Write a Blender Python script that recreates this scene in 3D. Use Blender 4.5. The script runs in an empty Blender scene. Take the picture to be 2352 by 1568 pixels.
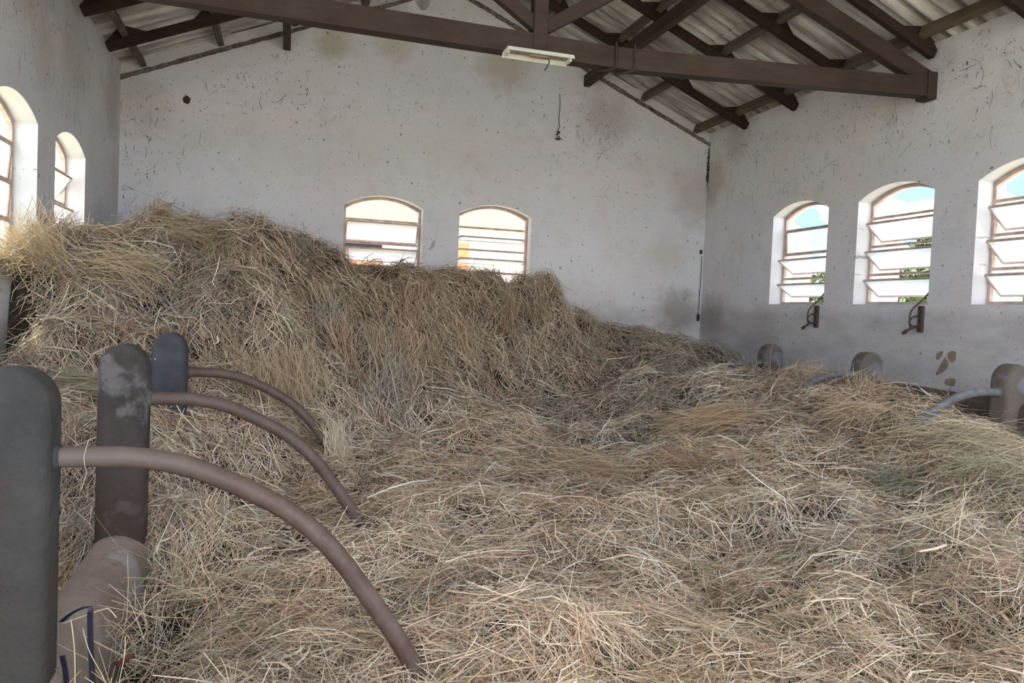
import bpy, bmesh, math, random
import numpy as np
from mathutils import Vector, Matrix

random.seed(7); rng = np.random.default_rng(11)
scene = bpy.context.scene
COL = scene.collection

# ------------------------------------------------------------------ camera
F_PX, YAW, PITCH, ROLL = 1767.0, 0.286, 0.037, 0.042      # focal length in pixels of the 2352 px frame
CZ = 1.5                                                    # eye height above the floor
def cam_axes():
    cy, sy = math.cos(YAW), math.sin(YAW)
    fw = Vector((sy, cy, 0)); rt = Vector((cy, -sy, 0)); up = Vector((0, 0, 1))
    c, s = math.cos(PITCH), math.sin(PITCH)
    f2 = fw*c - up*s; u2 = up*c + fw*s
    c, s = math.cos(ROLL), math.sin(ROLL)
    return rt*c + u2*s, u2*c - rt*s, f2
CR, CU, CF = cam_axes()
cam_data = bpy.data.cameras.new('camera'); cam = bpy.data.objects.new('camera', cam_data); COL.objects.link(cam)
cam_data.sensor_fit = 'HORIZONTAL'; cam_data.sensor_width = 36.0; cam_data.lens = F_PX/2352*36.0
cam_data.clip_start = 0.05; cam_data.clip_end = 400
M = Matrix((CR, CU, -CF)).transposed().to_4x4(); M.translation = Vector((0, 0, CZ)); cam.matrix_world = M
scene.camera = cam

# ------------------------------------------------------------------ light and exposure
scene.view_settings.view_transform = 'Standard'; scene.view_settings.look = 'None'
scene.view_settings.gamma = 1.0; scene.view_settings.use_curve_mapping = False
scene.view_settings.exposure = 1.60
scene.cycles.max_bounces = 14; scene.cycles.diffuse_bounces = 6; scene.cycles.adaptive_threshold = 0.03; scene.cycles.transparent_max_bounces = 12
scene.cycles.caustics_reflective = False; scene.cycles.caustics_refractive = False

world = bpy.data.worlds.new('sky'); scene.world = world; world.use_nodes = True
wn, wl = world.node_tree.nodes, world.node_tree.links
wn.clear()
wo = wn.new('ShaderNodeOutputWorld'); bg = wn.new('ShaderNodeBackground'); wl.new(bg.outputs[0], wo.inputs[0])
tc = wn.new('ShaderNodeTexCoord'); sep = wn.new('ShaderNodeSeparateXYZ'); wl.new(tc.outputs['Generated'], sep.inputs[0])
ramp = wn.new('ShaderNodeValToRGB'); wl.new(sep.outputs['Z'], ramp.inputs[0])
ramp.color_ramp.elements[0].position = 0.0; ramp.color_ramp.elements[0].color = (0.13, 0.38, 0.95, 1)
ramp.color_ramp.elements[1].position = 0.6; ramp.color_ramp.elements[1].color = (0.14, 0.34, 0.84, 1)
mp = wn.new('ShaderNodeMapping'); mp.inputs['Scale'].default_value = (1, 1, 2.2); mp.inputs['Location'].default_value = (2.4, 7.7, 5.5); wl.new(tc.outputs['Generated'], mp.inputs[0])
cn = wn.new('ShaderNodeTexNoise'); cn.inputs['Scale'].default_value = 4.2; cn.inputs['Detail'].default_value = 8; cn.inputs['Roughness'].default_value = 0.55
wl.new(mp.outputs[0], cn.inputs['Vector'])
cr = wn.new('ShaderNodeValToRGB'); cr.color_ramp.elements[0].position = 0.45; cr.color_ramp.elements[1].position = 0.60
wl.new(cn.outputs[0], cr.inputs[0])
mx = wn.new('ShaderNodeMixRGB'); wl.new(cr.outputs[0], mx.inputs[0]); wl.new(ramp.outputs[0], mx.inputs[1]); mx.inputs[2].default_value = (2.20, 1.98, 1.62, 1)
wl.new(mx.outputs[0], bg.inputs[0]); bg.inputs[1].default_value = 1.75

sun_d = bpy.data.lights.new('sun', 'SUN'); sun = bpy.data.objects.new('sun', sun_d); COL.objects.link(sun)
sun_d.energy = 8.0; sun_d.angle = 0.01; sun_d.color = (1.0, 0.93, 0.82)
SUN_EL, SUN_AZ = math.radians(66), math.radians(-60)   # azimuth from +Y towards +X
sv = Vector((math.cos(SUN_EL)*math.sin(SUN_AZ), math.cos(SUN_EL)*math.cos(SUN_AZ), math.sin(SUN_EL)))
sun.rotation_euler = sv.to_track_quat('Z', 'Y').to_euler(); sun.location = sv*30

# ------------------------------------------------------------------ helpers
XL, XR, YF, YB = -1.854, 5.554, 9.6, -2.3       # room: side walls, far gable wall, open end behind the camera
XM = (XL+XR)/2
HE, SLOPE = 2.445+CZ, 0.420                      # eaves height, roof pitch
WT = 0.30                                        # wall thickness
SILL, SPRING, APEX = 0.235+CZ, 1.275+CZ, 1.402+CZ
def at(px, py, X=None, Y=None, Z=None):          # a point of the room along a sight line at a known distance (Z is above eye level)
    d = CF*F_PX + CR*(px-1176) + CU*(784-py)
    t = X/d.x if X is not None else Y/d.y if Y is not None else Z/d.z
    p = d*t; p.z += CZ
    return p

def link(o, parent=None):
    COL.objects.link(o)
    if parent: o.parent = parent
    return o
def empty(name, loc=(0, 0, 0), parent=None):
    o = bpy.data.objects.new(name, None); o.location = loc; o.empty_display_size = 0.1
    return link(o, parent)
def tag(o, label=None, cat=None, group=None, kind=None):
    if label: o['label'] = label
    if cat: o['category'] = cat
    if group: o['group'] = group
    if kind: o['kind'] = kind
    return o
def mesh_obj(name, bm, mat, parent=None, smooth=False, loc=None):
    me = bpy.data.meshes.new(name)
    bmesh.ops.recalc_face_normals(bm, faces=bm.faces[:])
    bm.to_mesh(me); bm.free()
    if smooth:
        for p in me.polygons: p.use_smooth = True
    for m in (mat if isinstance(mat, (list, tuple)) else [mat]): me.materials.append(m)
    o = bpy.data.objects.new(name, me); link(o, parent)
    if loc is not None: o.location = loc
    return o
def box(bm, c, s, rot=None):
    m = Matrix.Translation(Vector(c)) @ ((rot.to_4x4() if rot else Matrix.Identity(4)) @ Matrix.Diagonal((s[0], s[1], s[2], 1)))
    return bmesh.ops.create_cube(bm, size=1.0, matrix=m)['verts']
def beam(bm, a, b, w, h, up=Vector((0, 0, 1)), bevel=0.0):   # bar from a to b: w across, h along up
    a, b = Vector(a), Vector(b); d = (b-a); L = d.length; d.normalize()
    s = d.cross(up).normalized(); u = s.cross(d).normalized()
    vs = []
    for p in (a, b):
        for i, j in ((-1, -1), (1, -1), (1, 1), (-1, 1)):
            vs.append(bm.verts.new(p + s*(i*w/2) + u*(j*h/2)))
    fs = [bm.faces.new(vs[0:4]), bm.faces.new(vs[4:8])]
    for k in range(4):
        fs.append(bm.faces.new((vs[k], vs[(k+1) % 4], vs[4+(k+1) % 4], vs[4+k])))
    if bevel > 0:
        es = list({e for f in fs for e in f.edges})
        bmesh.ops.bevel(bm, geom=es, offset=bevel, segments=1, affect='EDGES')
def tube(bm, pts, r, n=10, cap=True):
    pts = [Vector(p) for p in pts]; rings = []
    prev = None
    for i, p in enumerate(pts):
        t = (pts[min(i+1, len(pts)-1)] - pts[max(i-1, 0)]).normalized()
        if prev is None:
            ref = Vector((0, 0, 1)) if abs(t.z) < 0.9 else Vector((1, 0, 0))
            u = t.cross(ref).normalized()
        else:
            u = (prev - t*prev.dot(t)).normalized()
        prev = u; v = t.cross(u)
        rr = r[i] if isinstance(r, (list, tuple)) else r
        rings.append([bm.verts.new(p + (u*math.cos(a) + v*math.sin(a))*rr) for a in [2*math.pi*k/n for k in range(n)]])
    for a, b in zip(rings, rings[1:]):
        for k in range(n):
            bm.faces.new((a[k], a[(k+1) % n], b[(k+1) % n], b[k]))
    if cap:
        bm.faces.new(rings[0]); bm.faces.new(rings[-1][::-1])
def spline(pts, n=8):                             # Catmull-Rom through pts
    P = [Vector(p) for p in pts]; P = [P[0]*2-P[1]] + P + [P[-1]*2-P[-2]]; out = []
    for i in range(1, len(P)-2):
        for k in range(n):
            t = k/n
            out.append(0.5*((2*P[i]) + (P[i+1]-P[i-1])*t + (2*P[i-1]-5*P[i]+4*P[i+1]-P[i+2])*t*t + (3*P[i]-P[i-1]-3*P[i+1]+P[i+2])*t**3))
    out.append(P[-2]); return out
def prism(bm, poly, axis_o, u, v, w, depth):      # polygon poly[(a,b)] in plane (u,v) at axis_o, extruded by w*depth
    A = [bm.verts.new(axis_o + u*a + v*b) for a, b in poly]
    B = [bm.verts.new(axis_o + u*a + v*b + w*depth) for a, b in poly]
    bm.faces.new(A); bm.faces.new(B[::-1]); n = len(A)
    for k in range(n): bm.faces.new((A[k], A[(k+1) % n], B[(k+1) % n], B[k]))

# ------------------------------------------------------------------ materials
class NT:
    def __init__(self, name):
        self.m = bpy.data.materials.new(name); self.m.use_nodes = True
        self.n, self.l = self.m.node_tree.nodes, self.m.node_tree.links
        self.b = self.n['Principled BSDF']; self.out = self.n['Material Output']
        self.b.inputs['Roughness'].default_value = 0.9
        self.b.inputs['Specular IOR Level'].default_value = 0.2
        self.tc = self.n.new('ShaderNodeTexCoord'); self.vec = self.tc.outputs['Object']
    def geo(self): g = self.n.new('ShaderNodeNewGeometry'); self.vec = g.outputs['Position']; return self
    def map(self, scale=(1, 1, 1), loc=(0, 0, 0), rot=(0, 0, 0), vec=None):
        x = self.n.new('ShaderNodeMapping'); x.inputs['Scale'].default_value = scale; x.inputs['Location'].default_value = loc; x.inputs['Rotation'].default_value = rot
        self.l.new(vec or self.vec, x.inputs[0]); return x.outputs[0]
    def noise(self, scale, detail=4, rough=0.55, vec=None, dist=0.0):
        x = self.n.new('ShaderNodeTexNoise'); x.inputs['Scale'].default_value = scale; x.inputs['Detail'].default_value = detail
        x.inputs['Roughness'].default_value = rough; x.inputs['Distortion'].default_value = dist
        self.l.new(vec or self.vec, x.inputs['Vector']); return x.outputs[0]
    def voro(self, scale, vec=None, rand=1.0, dims='3D'):
        x = self.n.new('ShaderNodeTexVoronoi'); x.voronoi_dimensions = dims; x.inputs['Scale'].default_value = scale; x.inputs['Randomness'].default_value = rand
        self.l.new(vec or self.vec, x.inputs['Vector']); return x
    def ramp(self, fac, stops):
        x = self.n.new('ShaderNodeValToRGB'); e = x.color_ramp.elements
        while len(e) < len(stops): e.new(0.5)
        for k, (p, c) in enumerate(stops):
            e[k].position = p; e[k].color = (c, c, c, 1) if isinstance(c, (int, float)) else (*c, 1)
        self.l.new(fac, x.inputs[0]); return x.outputs[0]
    def mix(self, fac, a, b, mode='MIX'):
        x = self.n.new('ShaderNodeMixRGB'); x.blend_type = mode
        for i, v in enumerate((fac, a, b)):
            if isinstance(v, (int, float)): x.inputs[i].default_value = v if i == 0 else (v, v, v, 1)
            elif isinstance(v, tuple): x.inputs[i].default_value = (*v, 1)
            else: self.l.new(v, x.inputs[i])
        return x.outputs[0]
    def math(self, op, a, b=0.0, c=0.0):
        x = self.n.new('ShaderNodeMath'); x.operation = op
        for i, v in enumerate((a, b, c)):
            if isinstance(v, (int, float)): x.inputs[i].default_value = v
            else: self.l.new(v, x.inputs[i])
        return x.outputs[0]
    def sep(self, vec=None):
        x = self.n.new('ShaderNodeSeparateXYZ'); self.l.new(vec or self.vec, x.inputs[0]); return x.outputs
    def spot(self, centre, radius, soft=0.6, noise_amt=0.25, nscale=6.0):   # irregular round stain of its own shape
        d = self.n.new('ShaderNodeVectorMath'); d.operation = 'DISTANCE'; self.l.new(self.vec, d.inputs[0]); d.inputs[1].default_value = centre
        k = self.math('ADD', d.outputs['Value'], self.math('MULTIPLY', self.math('SUBTRACT', self.noise(nscale, 4), 0.5), noise_amt*2))
        x = self.n.new('ShaderNodeMapRange'); x.inputs['From Min'].default_value = radius; x.inputs['From Max'].default_value = radius*soft
        self.l.new(k, x.inputs[0]); return x.outputs[0]
    def color(self, c):
        if isinstance(c, tuple): self.b.inputs['Base Color'].default_value = (*c, 1)
        else: self.l.new(c, self.b.inputs['Base Color'])
        return self
    def bump(self, h, strength=0.3, dist=0.01):
        x = self.n.new('ShaderNodeBump'); x.inputs['Strength'].default_value = strength; x.inputs['Distance'].default_value = dist
        self.l.new(h, x.inputs['Height']); self.l.new(x.outputs[0], self.b.inputs['Normal']); return self

def wall_mat(name, stains=(), streak_axis='x', streak=0.5, plane='y', base=(0.69, 0.69, 0.685), seed=0.0):
    t = NT(name).geo(); X, Y, Z = t.sep()
    sv_ = t.map(loc=(seed, seed*1.7, seed*0.6))
    c = t.mix(t.ramp(t.noise(0.9, 5, 0.6, sv_), [(0.42, 0), (0.6, 1)]), base, (base[0]*0.97, base[1]*0.935, base[2]*0.92))   # pinkish weathering
    c = t.mix(t.ramp(t.noise(0.55, 4, 0.5, t.map(loc=(seed+9, 3, 7))), [(0.45, 0), (0.7, 0.6)]), c, (base[0]*0.93, base[1]*0.985, base[2]*1.0))
    c = t.mix(t.ramp(t.noise(3.5, 6, 0.65, sv_), [(0.5, 0), (0.78, 0.45)]), c, (0.50, 0.48, 0.45))        # grimy clouds
    # the older, greyer render below the sill line
    edge = t.math('ADD', Z, t.math('MULTIPLY', t.math('SUBTRACT', t.noise(2.2, 4), 0.5), 0.22))
    low = t.n.new('ShaderNodeMapRange'); low.inputs['From Min'].default_value = SILL-0.02; low.inputs['From Max'].default_value = SILL-0.14
    t.l.new(edge, low.inputs[0])
    lowc = t.mix(t.ramp(t.noise(2.6, 6, 0.6, t.map(scale=(1, 1, 2.5))), [(0.35, 0), (0.7, 1)]), (0.58, 0.57, 0.545), (0.40, 0.385, 0.36))
    c = t.mix(t.math('MULTIPLY', low.outputs[0], 0.75), c, lowc)
    for (cen, rad, col, amt) in stains:
        c = t.mix(t.math('MULTIPLY', t.spot(cen, rad, 0.35, rad*0.45, 3.2/max(rad, .2)), amt), c, col)
    # fly specks
    cmb = t.n.new('ShaderNodeCombineXYZ'); t.l.new(t.math('ADD', X if plane == 'x' else Y, seed), cmb.inputs[0]); t.l.new(Z, cmb.inputs[1])
    wob = t.n.new('ShaderNodeVectorMath'); wob.operation = 'MULTIPLY_ADD'; nz = t.n.new('ShaderNodeTexNoise'); nz.inputs['Scale'].default_value = 14; t.l.new(t.vec, nz.inputs['Vector']); t.l.new(nz.outputs['Color'], wob.inputs[0]); wob.inputs[1].default_value = (0.03, 0.03, 0); t.l.new(cmb.outputs[0], wob.inputs[2])
    v = t.voro(6.5, wob.outputs[0], 1.0, '2D')
    cs1 = t.n.new('ShaderNodeSeparateColor'); t.l.new(v.outputs['Color'], cs1.inputs[0])
    dot = t.math('MULTIPLY', t.math('LESS_THAN', v.outputs['Distance'], t.math('MULTIPLY_ADD', t.math('POWER', cs1.outputs[0], 3.0), 0.07, 0.035)), t.math('GREATER_THAN', cs1.outputs[1], 0.45))
    dot = t.math('MULTIPLY', dot, t.math('MULTIPLY_ADD', cs1.outputs[2], 0.8, 0.2))
    c = t.mix(t.math('MULTIPLY', dot, 0.7), c, (0.09, 0.085, 0.08))
    v2 = t.voro(15.0, wob.outputs[0], 1.0, '2D'); cs2 = t.n.new('ShaderNodeSeparateColor'); t.l.new(v2.outputs['Color'], cs2.inputs[0])
    dot2 = t.math('MULTIPLY', t.math('LESS_THAN', v2.outputs['Distance'], t.math('MULTIPLY_ADD', cs2.outputs[0], 0.06, 0.05)), t.math('GREATER_THAN', cs2.outputs[1], 0.7))
    c = t.mix(t.math('MULTIPLY', dot2, 0.5), c, (0.16, 0.15, 0.14))
    # short dark scuffs, more of them higher up
    sc = {'v': (9, 9, 2.2), 'd': (7, 7, 4)}[streak_axis]
    hi = t.n.new('ShaderNodeMapRange'); hi.inputs['From Min'].default_value = 1.6+CZ; hi.inputs['From Max'].default_value = 2.6+CZ; t.l.new(Z, hi.inputs[0])
    sn = t.noise(2.3, 3, 0.6, t.map(scale=sc, loc=(seed, 2, 5), rot=(0.0, 0, 0)), 0.6)
    m_ = t.ramp(sn, [(0.665, 0), (0.70, 1)])
    c = t.mix(t.math('MULTIPLY', m_, t.math('MULTIPLY_ADD', hi.outputs[0], streak, 0.12)), c, (0.13, 0.12, 0.11))
    t.color(c); t.b.inputs['Roughness'].default_value = 0.95
    t.bump(t.math('ADD', t.noise(4.0, 6, 0.6), t.math('MULTIPLY', t.noise(30, 3), 0.25)), 0.35, 0.02)
    return t.m

def wood_mat(name, a, b, rough=0.85, sc=(14, 14, 14)):
    t = NT(name); n = t.noise(1.0, 6, 0.65, t.map(scale=sc))
    c = t.mix(t.ramp(n, [(0.3, 0), (0.7, 1)]), a, b)
    c = t.mix(t.ramp(t.noise(3, 4), [(0.45, 0), (0.7, 0.5)]), c, tuple(x*0.6 for x in a))
    t.color(c); t.b.inputs['Roughness'].default_value = rough; t.bump(n, 0.35, 0.004); return t.m

M_TIE = wood_mat('painted_truss_timber', (0.050, 0.034, 0.024), (0.072, 0.053, 0.039), 0.7, (3, 20, 20))
M_RAFT = wood_mat('dark_roof_timber', (0.028, 0.019, 0.013), (0.055, 0.037, 0.025), 0.9, (12, 12, 12))
M_BATT = wood_mat('batten_timber', (0.11, 0.085, 0.06), (0.19, 0.15, 0.11), 0.9, (22, 3, 22))
M_VERGE = wood_mat('crumbling_verge_timber', (0.05, 0.035, 0.024), (0.30, 0.26, 0.22), 0.95, (26, 26, 26))
def sheet_mat():
    t = NT('fibre_cement_sheet').geo()
    n = t.noise(1.0, 6, 0.6, t.map(scale=(0.9, 9, 0.9)))
    c = t.mix(t.ramp(n, [(0.36, 0), (0.64, 1)]), (0.22, 0.205, 0.175), (0.85, 0.82, 0.77))  # weather streaks, contrast widened to paint in shading of the corrugations
    c = t.mix(t.ramp(t.noise(2.4, 5), [(0.45, 0), (0.75, 0.7)]), c, (0.32, 0.28, 0.23))
    t.color(c); t.bump(t.noise(40, 3), 0.2, 0.003); return t.m
M_SHEET = sheet_mat()
def rust_mat(name, red):
    t = NT(name); n = t.noise(9, 6, 0.65, t.map(scale=(1, 1, 1)))
    a, b, g = ((0.078, 0.043, 0.032), (0.13, 0.09, 0.066), (0.175, 0.15, 0.12))
    c = t.mix(t.ramp(n, [(0.35, 0), (0.65, 1)]), a, b)
    X, Y, Z = t.sep()
    gr = t.n.new('ShaderNodeMapRange'); gr.inputs['From Min'].default_value = 0.62; gr.inputs['From Max'].default_value = 0.05
    t.l.new(t.math('ADD', X, t.math('MULTIPLY', t.math('SUBTRACT', t.noise(4, 3), 0.5), 0.5)), gr.inputs[0])
    c = t.mix(t.math('MULTIPLY', gr.outputs[0], 1-red), c, g)           # hands and cows have worn the upper end to bare greyish steel
    c = t.mix(t.ramp(t.noise(60, 3), [(0.58, 0), (0.72, 0.5)]), c, (0.17, 0.13, 0.10))
    t.color(c); t.b.inputs['Roughness'].default_value = 0.6; t.b.inputs['Specular IOR Level'].default_value = 0.4
    t.bump(t.noise(90, 3), 0.3, 0.002); return t.m
def concrete_mat(name, a, b, cpatch, seed, mud=0.7):
    t = NT(name); v = t.map(loc=(seed, seed*2, seed*3))
    c = t.mix(t.ramp(t.noise(4.5, 6, 0.65, v), [(0.35, 0), (0.65, 1)]), a, b)
    c = t.mix(t.ramp(t.noise(3.2, 5, 0.6, t.map(loc=(seed*5+1, 0, 0))), [(0.56, 0), (0.62, 0.85)]), c, cpatch)
    c = t.mix(t.ramp(t.noise(14, 5, 0.7, v), [(0.6, 0), (0.7, 0.6)]), c, (0.07, 0.055, 0.045))
    vo = t.voro(16, v); c = t.mix(t.math('MULTIPLY', t.math('LESS_THAN', vo.outputs['Distance'], t.math('MULTIPLY', t.math('POWER', vo.outputs['Color'], 8.0), 0.22)), 0.8), c, (0.75, 0.75, 0.72))
    X, Y, Z = t.sep(); dz = t.n.new('ShaderNodeMapRange'); dz.inputs['From Min'].default_value = 0.95; dz.inputs['From Max'].default_value = 0.45
    t.l.new(t.math('ADD', Z, t.math('MULTIPLY', t.math('SUBTRACT', t.noise(5, 5, 0.6, v), 0.5), 0.7)), dz.inputs[0])
    c = t.mix(t.math('MULTIPLY', dz.outputs[0], mud), c, (a[0]*1.15, a[1]*0.93, a[2]*0.78))      # splashed dung and mud
    t.color(c); t.bump(t.math('ADD', t.noise(12, 6, 0.7, v), t.math('MULTIPLY', t.noise(60, 3), 0.6)), 0.7, 0.012); return t.m
def plain(name, c, rough=0.8, spec=0.2, var=0.15, nscale=8):
    t = NT(name); t.color(t.mix(t.ramp(t.noise(nscale, 5), [(0.35, 0), (0.65, 1)]), tuple(x*(1-var) for x in c), tuple(min(1, x*(1+var)) for x in c)))
    t.b.inputs['Roughness'].default_value = rough; t.b.inputs['Specular IOR Level'].default_value = spec; return t.m
M_FRAME = plain('window_frame_paint', (0.50, 0.39, 0.32), 0.6, 0.3, 0.25, 14)
M_LAMP = plain('cream_lamp_enamel', (0.80, 0.80, 0.70), 0.5, 0.4, 0.08)
M_LAMPIN = plain('lamp_tray_grime', (0.42, 0.41, 0.31), 0.8, 0.2, 0.3, 40)
M_COPPER = plain('ballast_brown', (0.45, 0.30, 0.24), 0.6)
M_BLACK = plain('black_wire', (0.02, 0.02, 0.022), 0.5, 0.4)
M_IRON = plain('rusty_iron', (0.075, 0.052, 0.04), 0.8, 0.3, 0.4, 30)
M_WEB = plain('dusty_cobweb', (0.07, 0.065, 0.06), 1.0, 0.0)
M_LUMP = plain('dark_lump', (0.075, 0.05, 0.038), 1.0, 0.0, 0.3, 40)
M_BARE = plain('bare_render', (0.27, 0.22, 0.17), 1.0, 0.1, 0.2, 12)
M_STRAP = plain('navy_rubber_strap', (0.018, 0.021, 0.032), 0.45, 0.4)
M_LEAF = plain('dead_leaf', (0.075, 0.030, 0.018), 0.8, 0.2, 0.3, 30)
M_CURB = concrete_mat('curb_concrete', (0.235, 0.19, 0.15), (0.31, 0.255, 0.205), (0.34, 0.33, 0.31), 3.1, 0.0)
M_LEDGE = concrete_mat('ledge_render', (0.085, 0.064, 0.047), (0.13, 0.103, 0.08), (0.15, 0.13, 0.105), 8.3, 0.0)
def glass_mat():
    m = bpy.data.materials.new('dirty_pane'); m.use_nodes = True; n, l = m.node_tree.nodes, m.node_tree.links; n.clear()
    o = n.new('ShaderNodeOutputMaterial'); tr = n.new('ShaderNodeBsdfTransparent'); tl = n.new('ShaderNodeBsdfTranslucent'); df = n.new('ShaderNodeBsdfDiffuse')
    tl.inputs[0].default_value = (0.92, 0.93, 0.92, 1); df.inputs[0].default_value = (0.85, 0.86, 0.84, 1); tr.inputs[0].default_value = (0.74, 0.78, 0.78, 1)
    a = n.new('ShaderNodeMixShader'); a.inputs[0].default_value = 0.25; l.new(tl.outputs[0], a.inputs[1]); l.new(df.outputs[0], a.inputs[2])
    tcn = n.new('ShaderNodeTexCoord'); ns = n.new('ShaderNodeTexNoise'); ns.inputs['Scale'].default_value = 6; l.new(tcn.outputs['Object'], ns.inputs['Vector'])
    mr = n.new('ShaderNodeMapRange'); l.new(ns.outputs[0], mr.inputs[0]); mr.inputs['From Min'].default_value = 0.3; mr.inputs['From Max'].default_value = 0.7
    at_ = n.new('ShaderNodeAttribute'); at_.attribute_type = 'OBJECT'; at_.attribute_name = 'clear'
    mm = n.new('ShaderNodeMath'); mm.operation = 'MULTIPLY_ADD'; l.new(mr.outputs[0], mm.inputs[0]); mm.inputs[1].default_value = 0.12; l.new(at_.outputs['Fac'], mm.inputs[2])
    b = n.new('ShaderNodeMixShader'); l.new(mm.outputs[0], b.inputs[0]); l.new(a.outputs[0], b.inputs[1]); l.new(tr.outputs[0], b.inputs[2])
    l.new(b.outputs[0], o.inputs[0]); return m
M_PANE = glass_mat()

# ------------------------------------------------------------------ walls with arched openings
def arch_loop(u0, u1, sill=SILL, spring=SPRING, apex=APEX, n=12):
    w = (u1-u0)/2; rise = apex-spring; R = (w*w+rise*rise)/(2*rise); uc = (u0+u1)/2; a0 = math.asin(w/R)
    pts = [(u0, sill), (u1, sill)]
    for k in range(n+1):
        a = a0 - 2*a0*k/n
        pts.append((uc + R*math.sin(a), spring + rise - R + R*math.cos(a)))
    return pts
def wall(name, outline, holes, to3, out, mat, thick=WT):
    bm = bmesh.new(); o = Vector(out)*thick
    loops = [outline]+holes; front = []; edges = []
    for L in loops:
        vs = [bm.verts.new(to3(a, b)) for a, b in L]; front.append(vs)
        edges += [bm.edges.new((vs[k], vs[(k+1) % len(vs)])) for k in range(len(vs))]
    r = bmesh.ops.triangle_fill(bm, edges=edges, use_beauty=True, use_dissolve=False)
    faces = [g for g in r['geom'] if isinstance(g, bmesh.types.BMFace)]
    mp_ = {}
    for vs in front:
        for v in vs: mp_[v] = bm.verts.new(v.co + o)
    for f in faces: bm.faces.new([mp_[v] for v in f.verts][::-1])
    for vs in front:
        for k in range(len(vs)):
            a, b = vs[k], vs[(k+1) % len(vs)]
            bm.faces.new((a, b, mp_[b], mp_[a]))
    ob = mesh_obj(name, bm, mat); ob['kind'] = 'structure'; return ob

W_RIGHT = [(7.04, 8.02), (5.63, 6.59), (4.20, 5.17)]
W_LEFT = [(7.155, 8.125), (5.72, 6.69)]
W_FAR = [(0.633, 1.598), (2.062, 3.021)]
more_r = [(4.20-1.42*k, 5.17-1.42*k) for k in range(1, 6)]
more_l = [(5.72-1.435*k, 6.69-1.435*k) for k in range(1, 7)]
ROOF0 = HE + 0.155                                  # underside of the sheets where they cross the wall face
roof_z = lambda x: ROOF0 + (XM-XL-abs(x-XM))*SLOPE
stR = [((XR, 9.5, 1.9+CZ), 0.45, (0.42, 0.37, 0.33), 0.6), ((XR, 8.9, 2.35+CZ), 0.35, (0.45, 0.42, 0.38), 0.5),
       ((XR, 6.0, 2.4+CZ), 0.5, (0.5, 0.47, 0.43), 0.5), ((XR, 9.3, 0.05+CZ), 0.4, (0.30, 0.26, 0.23), 0.7), ((XR, 8.2, -0.2+CZ), 0.5, (0.36, 0.33, 0.31), 0.5)]
stF = [((0.42, YF, 3.13+CZ), 0.26, (0.44, 0.41, 0.29), 0.75), ((1.15, YF, 3.22+CZ), 0.28, (0.50, 0.45, 0.33), 0.6), ((2.6, YF, 3.12+CZ), 0.45, (0.45, 0.41, 0.31), 0.65),
       ((4.0, YF, 2.6+CZ), 0.5, (0.42, 0.37, 0.34), 0.6), ((5.4, YF, 1.7+CZ), 0.55, (0.45, 0.40, 0.36), 0.6), ((5.0, YF, 0.9+CZ), 0.4, (0.52, 0.48, 0.40), 0.5),
       ((5.2, YF, 0.12+CZ), 0.42, (0.30, 0.26, 0.24), 0.75), ((-1.7, YF, 2.2+CZ), 0.45, (0.47, 0.44, 0.38), 0.55), ((1.1, YF, 3.6+CZ), 0.3, (0.35, 0.35, 0.34), 0.6)]
stL = [((XL, 9.2, 2.1+CZ), 0.5, (0.42, 0.40, 0.36), 0.6), ((XL, 7.7, 2.1+CZ), 0.6, (0.48, 0.45, 0.40), 0.5), ((XL, 9.5, 1.3+CZ), 0.5, (0.47, 0.44, 0.40), 0.5), ((XL, 6.8, 1.8+CZ), 0.4, (0.50, 0.48, 0.44), 0.5)]
M_WR = wall_mat('whitewash_right', stR, 'd', 0.5, base=(0.74, 0.74, 0.735), seed=2.0)
M_WF = wall_mat('whitewash_far', stF, 'd', 0.35, 'x', seed=5.0)
M_WL = wall_mat('whitewash_left', stL, 'v', 0.75, seed=8.0)
holesR = [arch_loop(a, b) for a, b in W_RIGHT+more_r]
holesL = [arch_loop(a, b) for a, b in W_LEFT+more_l]
holesF = [arch_loop(a, b, SILL-0.03, 1.246+CZ, 1.374+CZ) for a, b in W_FAR]
wr = wall('wall_right', [(YB, 0), (YF+WT, 0), (YF+WT, ROOF0), (YB, ROOF0)], holesR, lambda a, b: Vector((XR, a, b)), (1, 0, 0), M_WR)
wlf = wall('wall_left', [(YB, 0), (YF+WT, 0), (YF+WT, ROOF0), (YB, ROOF0)], holesL, lambda a, b: Vector((XL, a, b)), (-1, 0, 0), M_WL)
wf = wall('wall_far', [(XL, 0), (XR, 0), (XR, ROOF0), (XM, ROOF0+(XM-XL)*SLOPE), (XL, ROOF0)], holesF, lambda a, b: Vector((a, YF, b)), (0, 1, 0), M_WF)
for o, lb in ((wr, 'stained whitewashed side wall with three arched louvre windows, posts in front'), (wlf, 'streaked whitewashed side wall behind the tall end of the hay heap'), (wf, 'speckled whitewashed gable wall with two low arched windows behind the hay')):
    tag(o, lb, 'wall')

bm = bmesh.new(); box(bm, (XM, (YF+YB)/2-2, -0.05), (XR-XL+0.6, YF-YB+4.6, 0.1))
tfl = NT('packed_floor').geo(); tfl.color(tfl.mix(tfl.noise(3, 6), (0.18, 0.15, 0.12), (0.32, 0.28, 0.23))); tfl.bump(tfl.noise(20, 4), 0.3, 0.01)
fl = mesh_obj('floor', bm, tfl.m); tag(fl, 'packed earth floor under the spread hay', 'floor', kind='structure')

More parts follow.
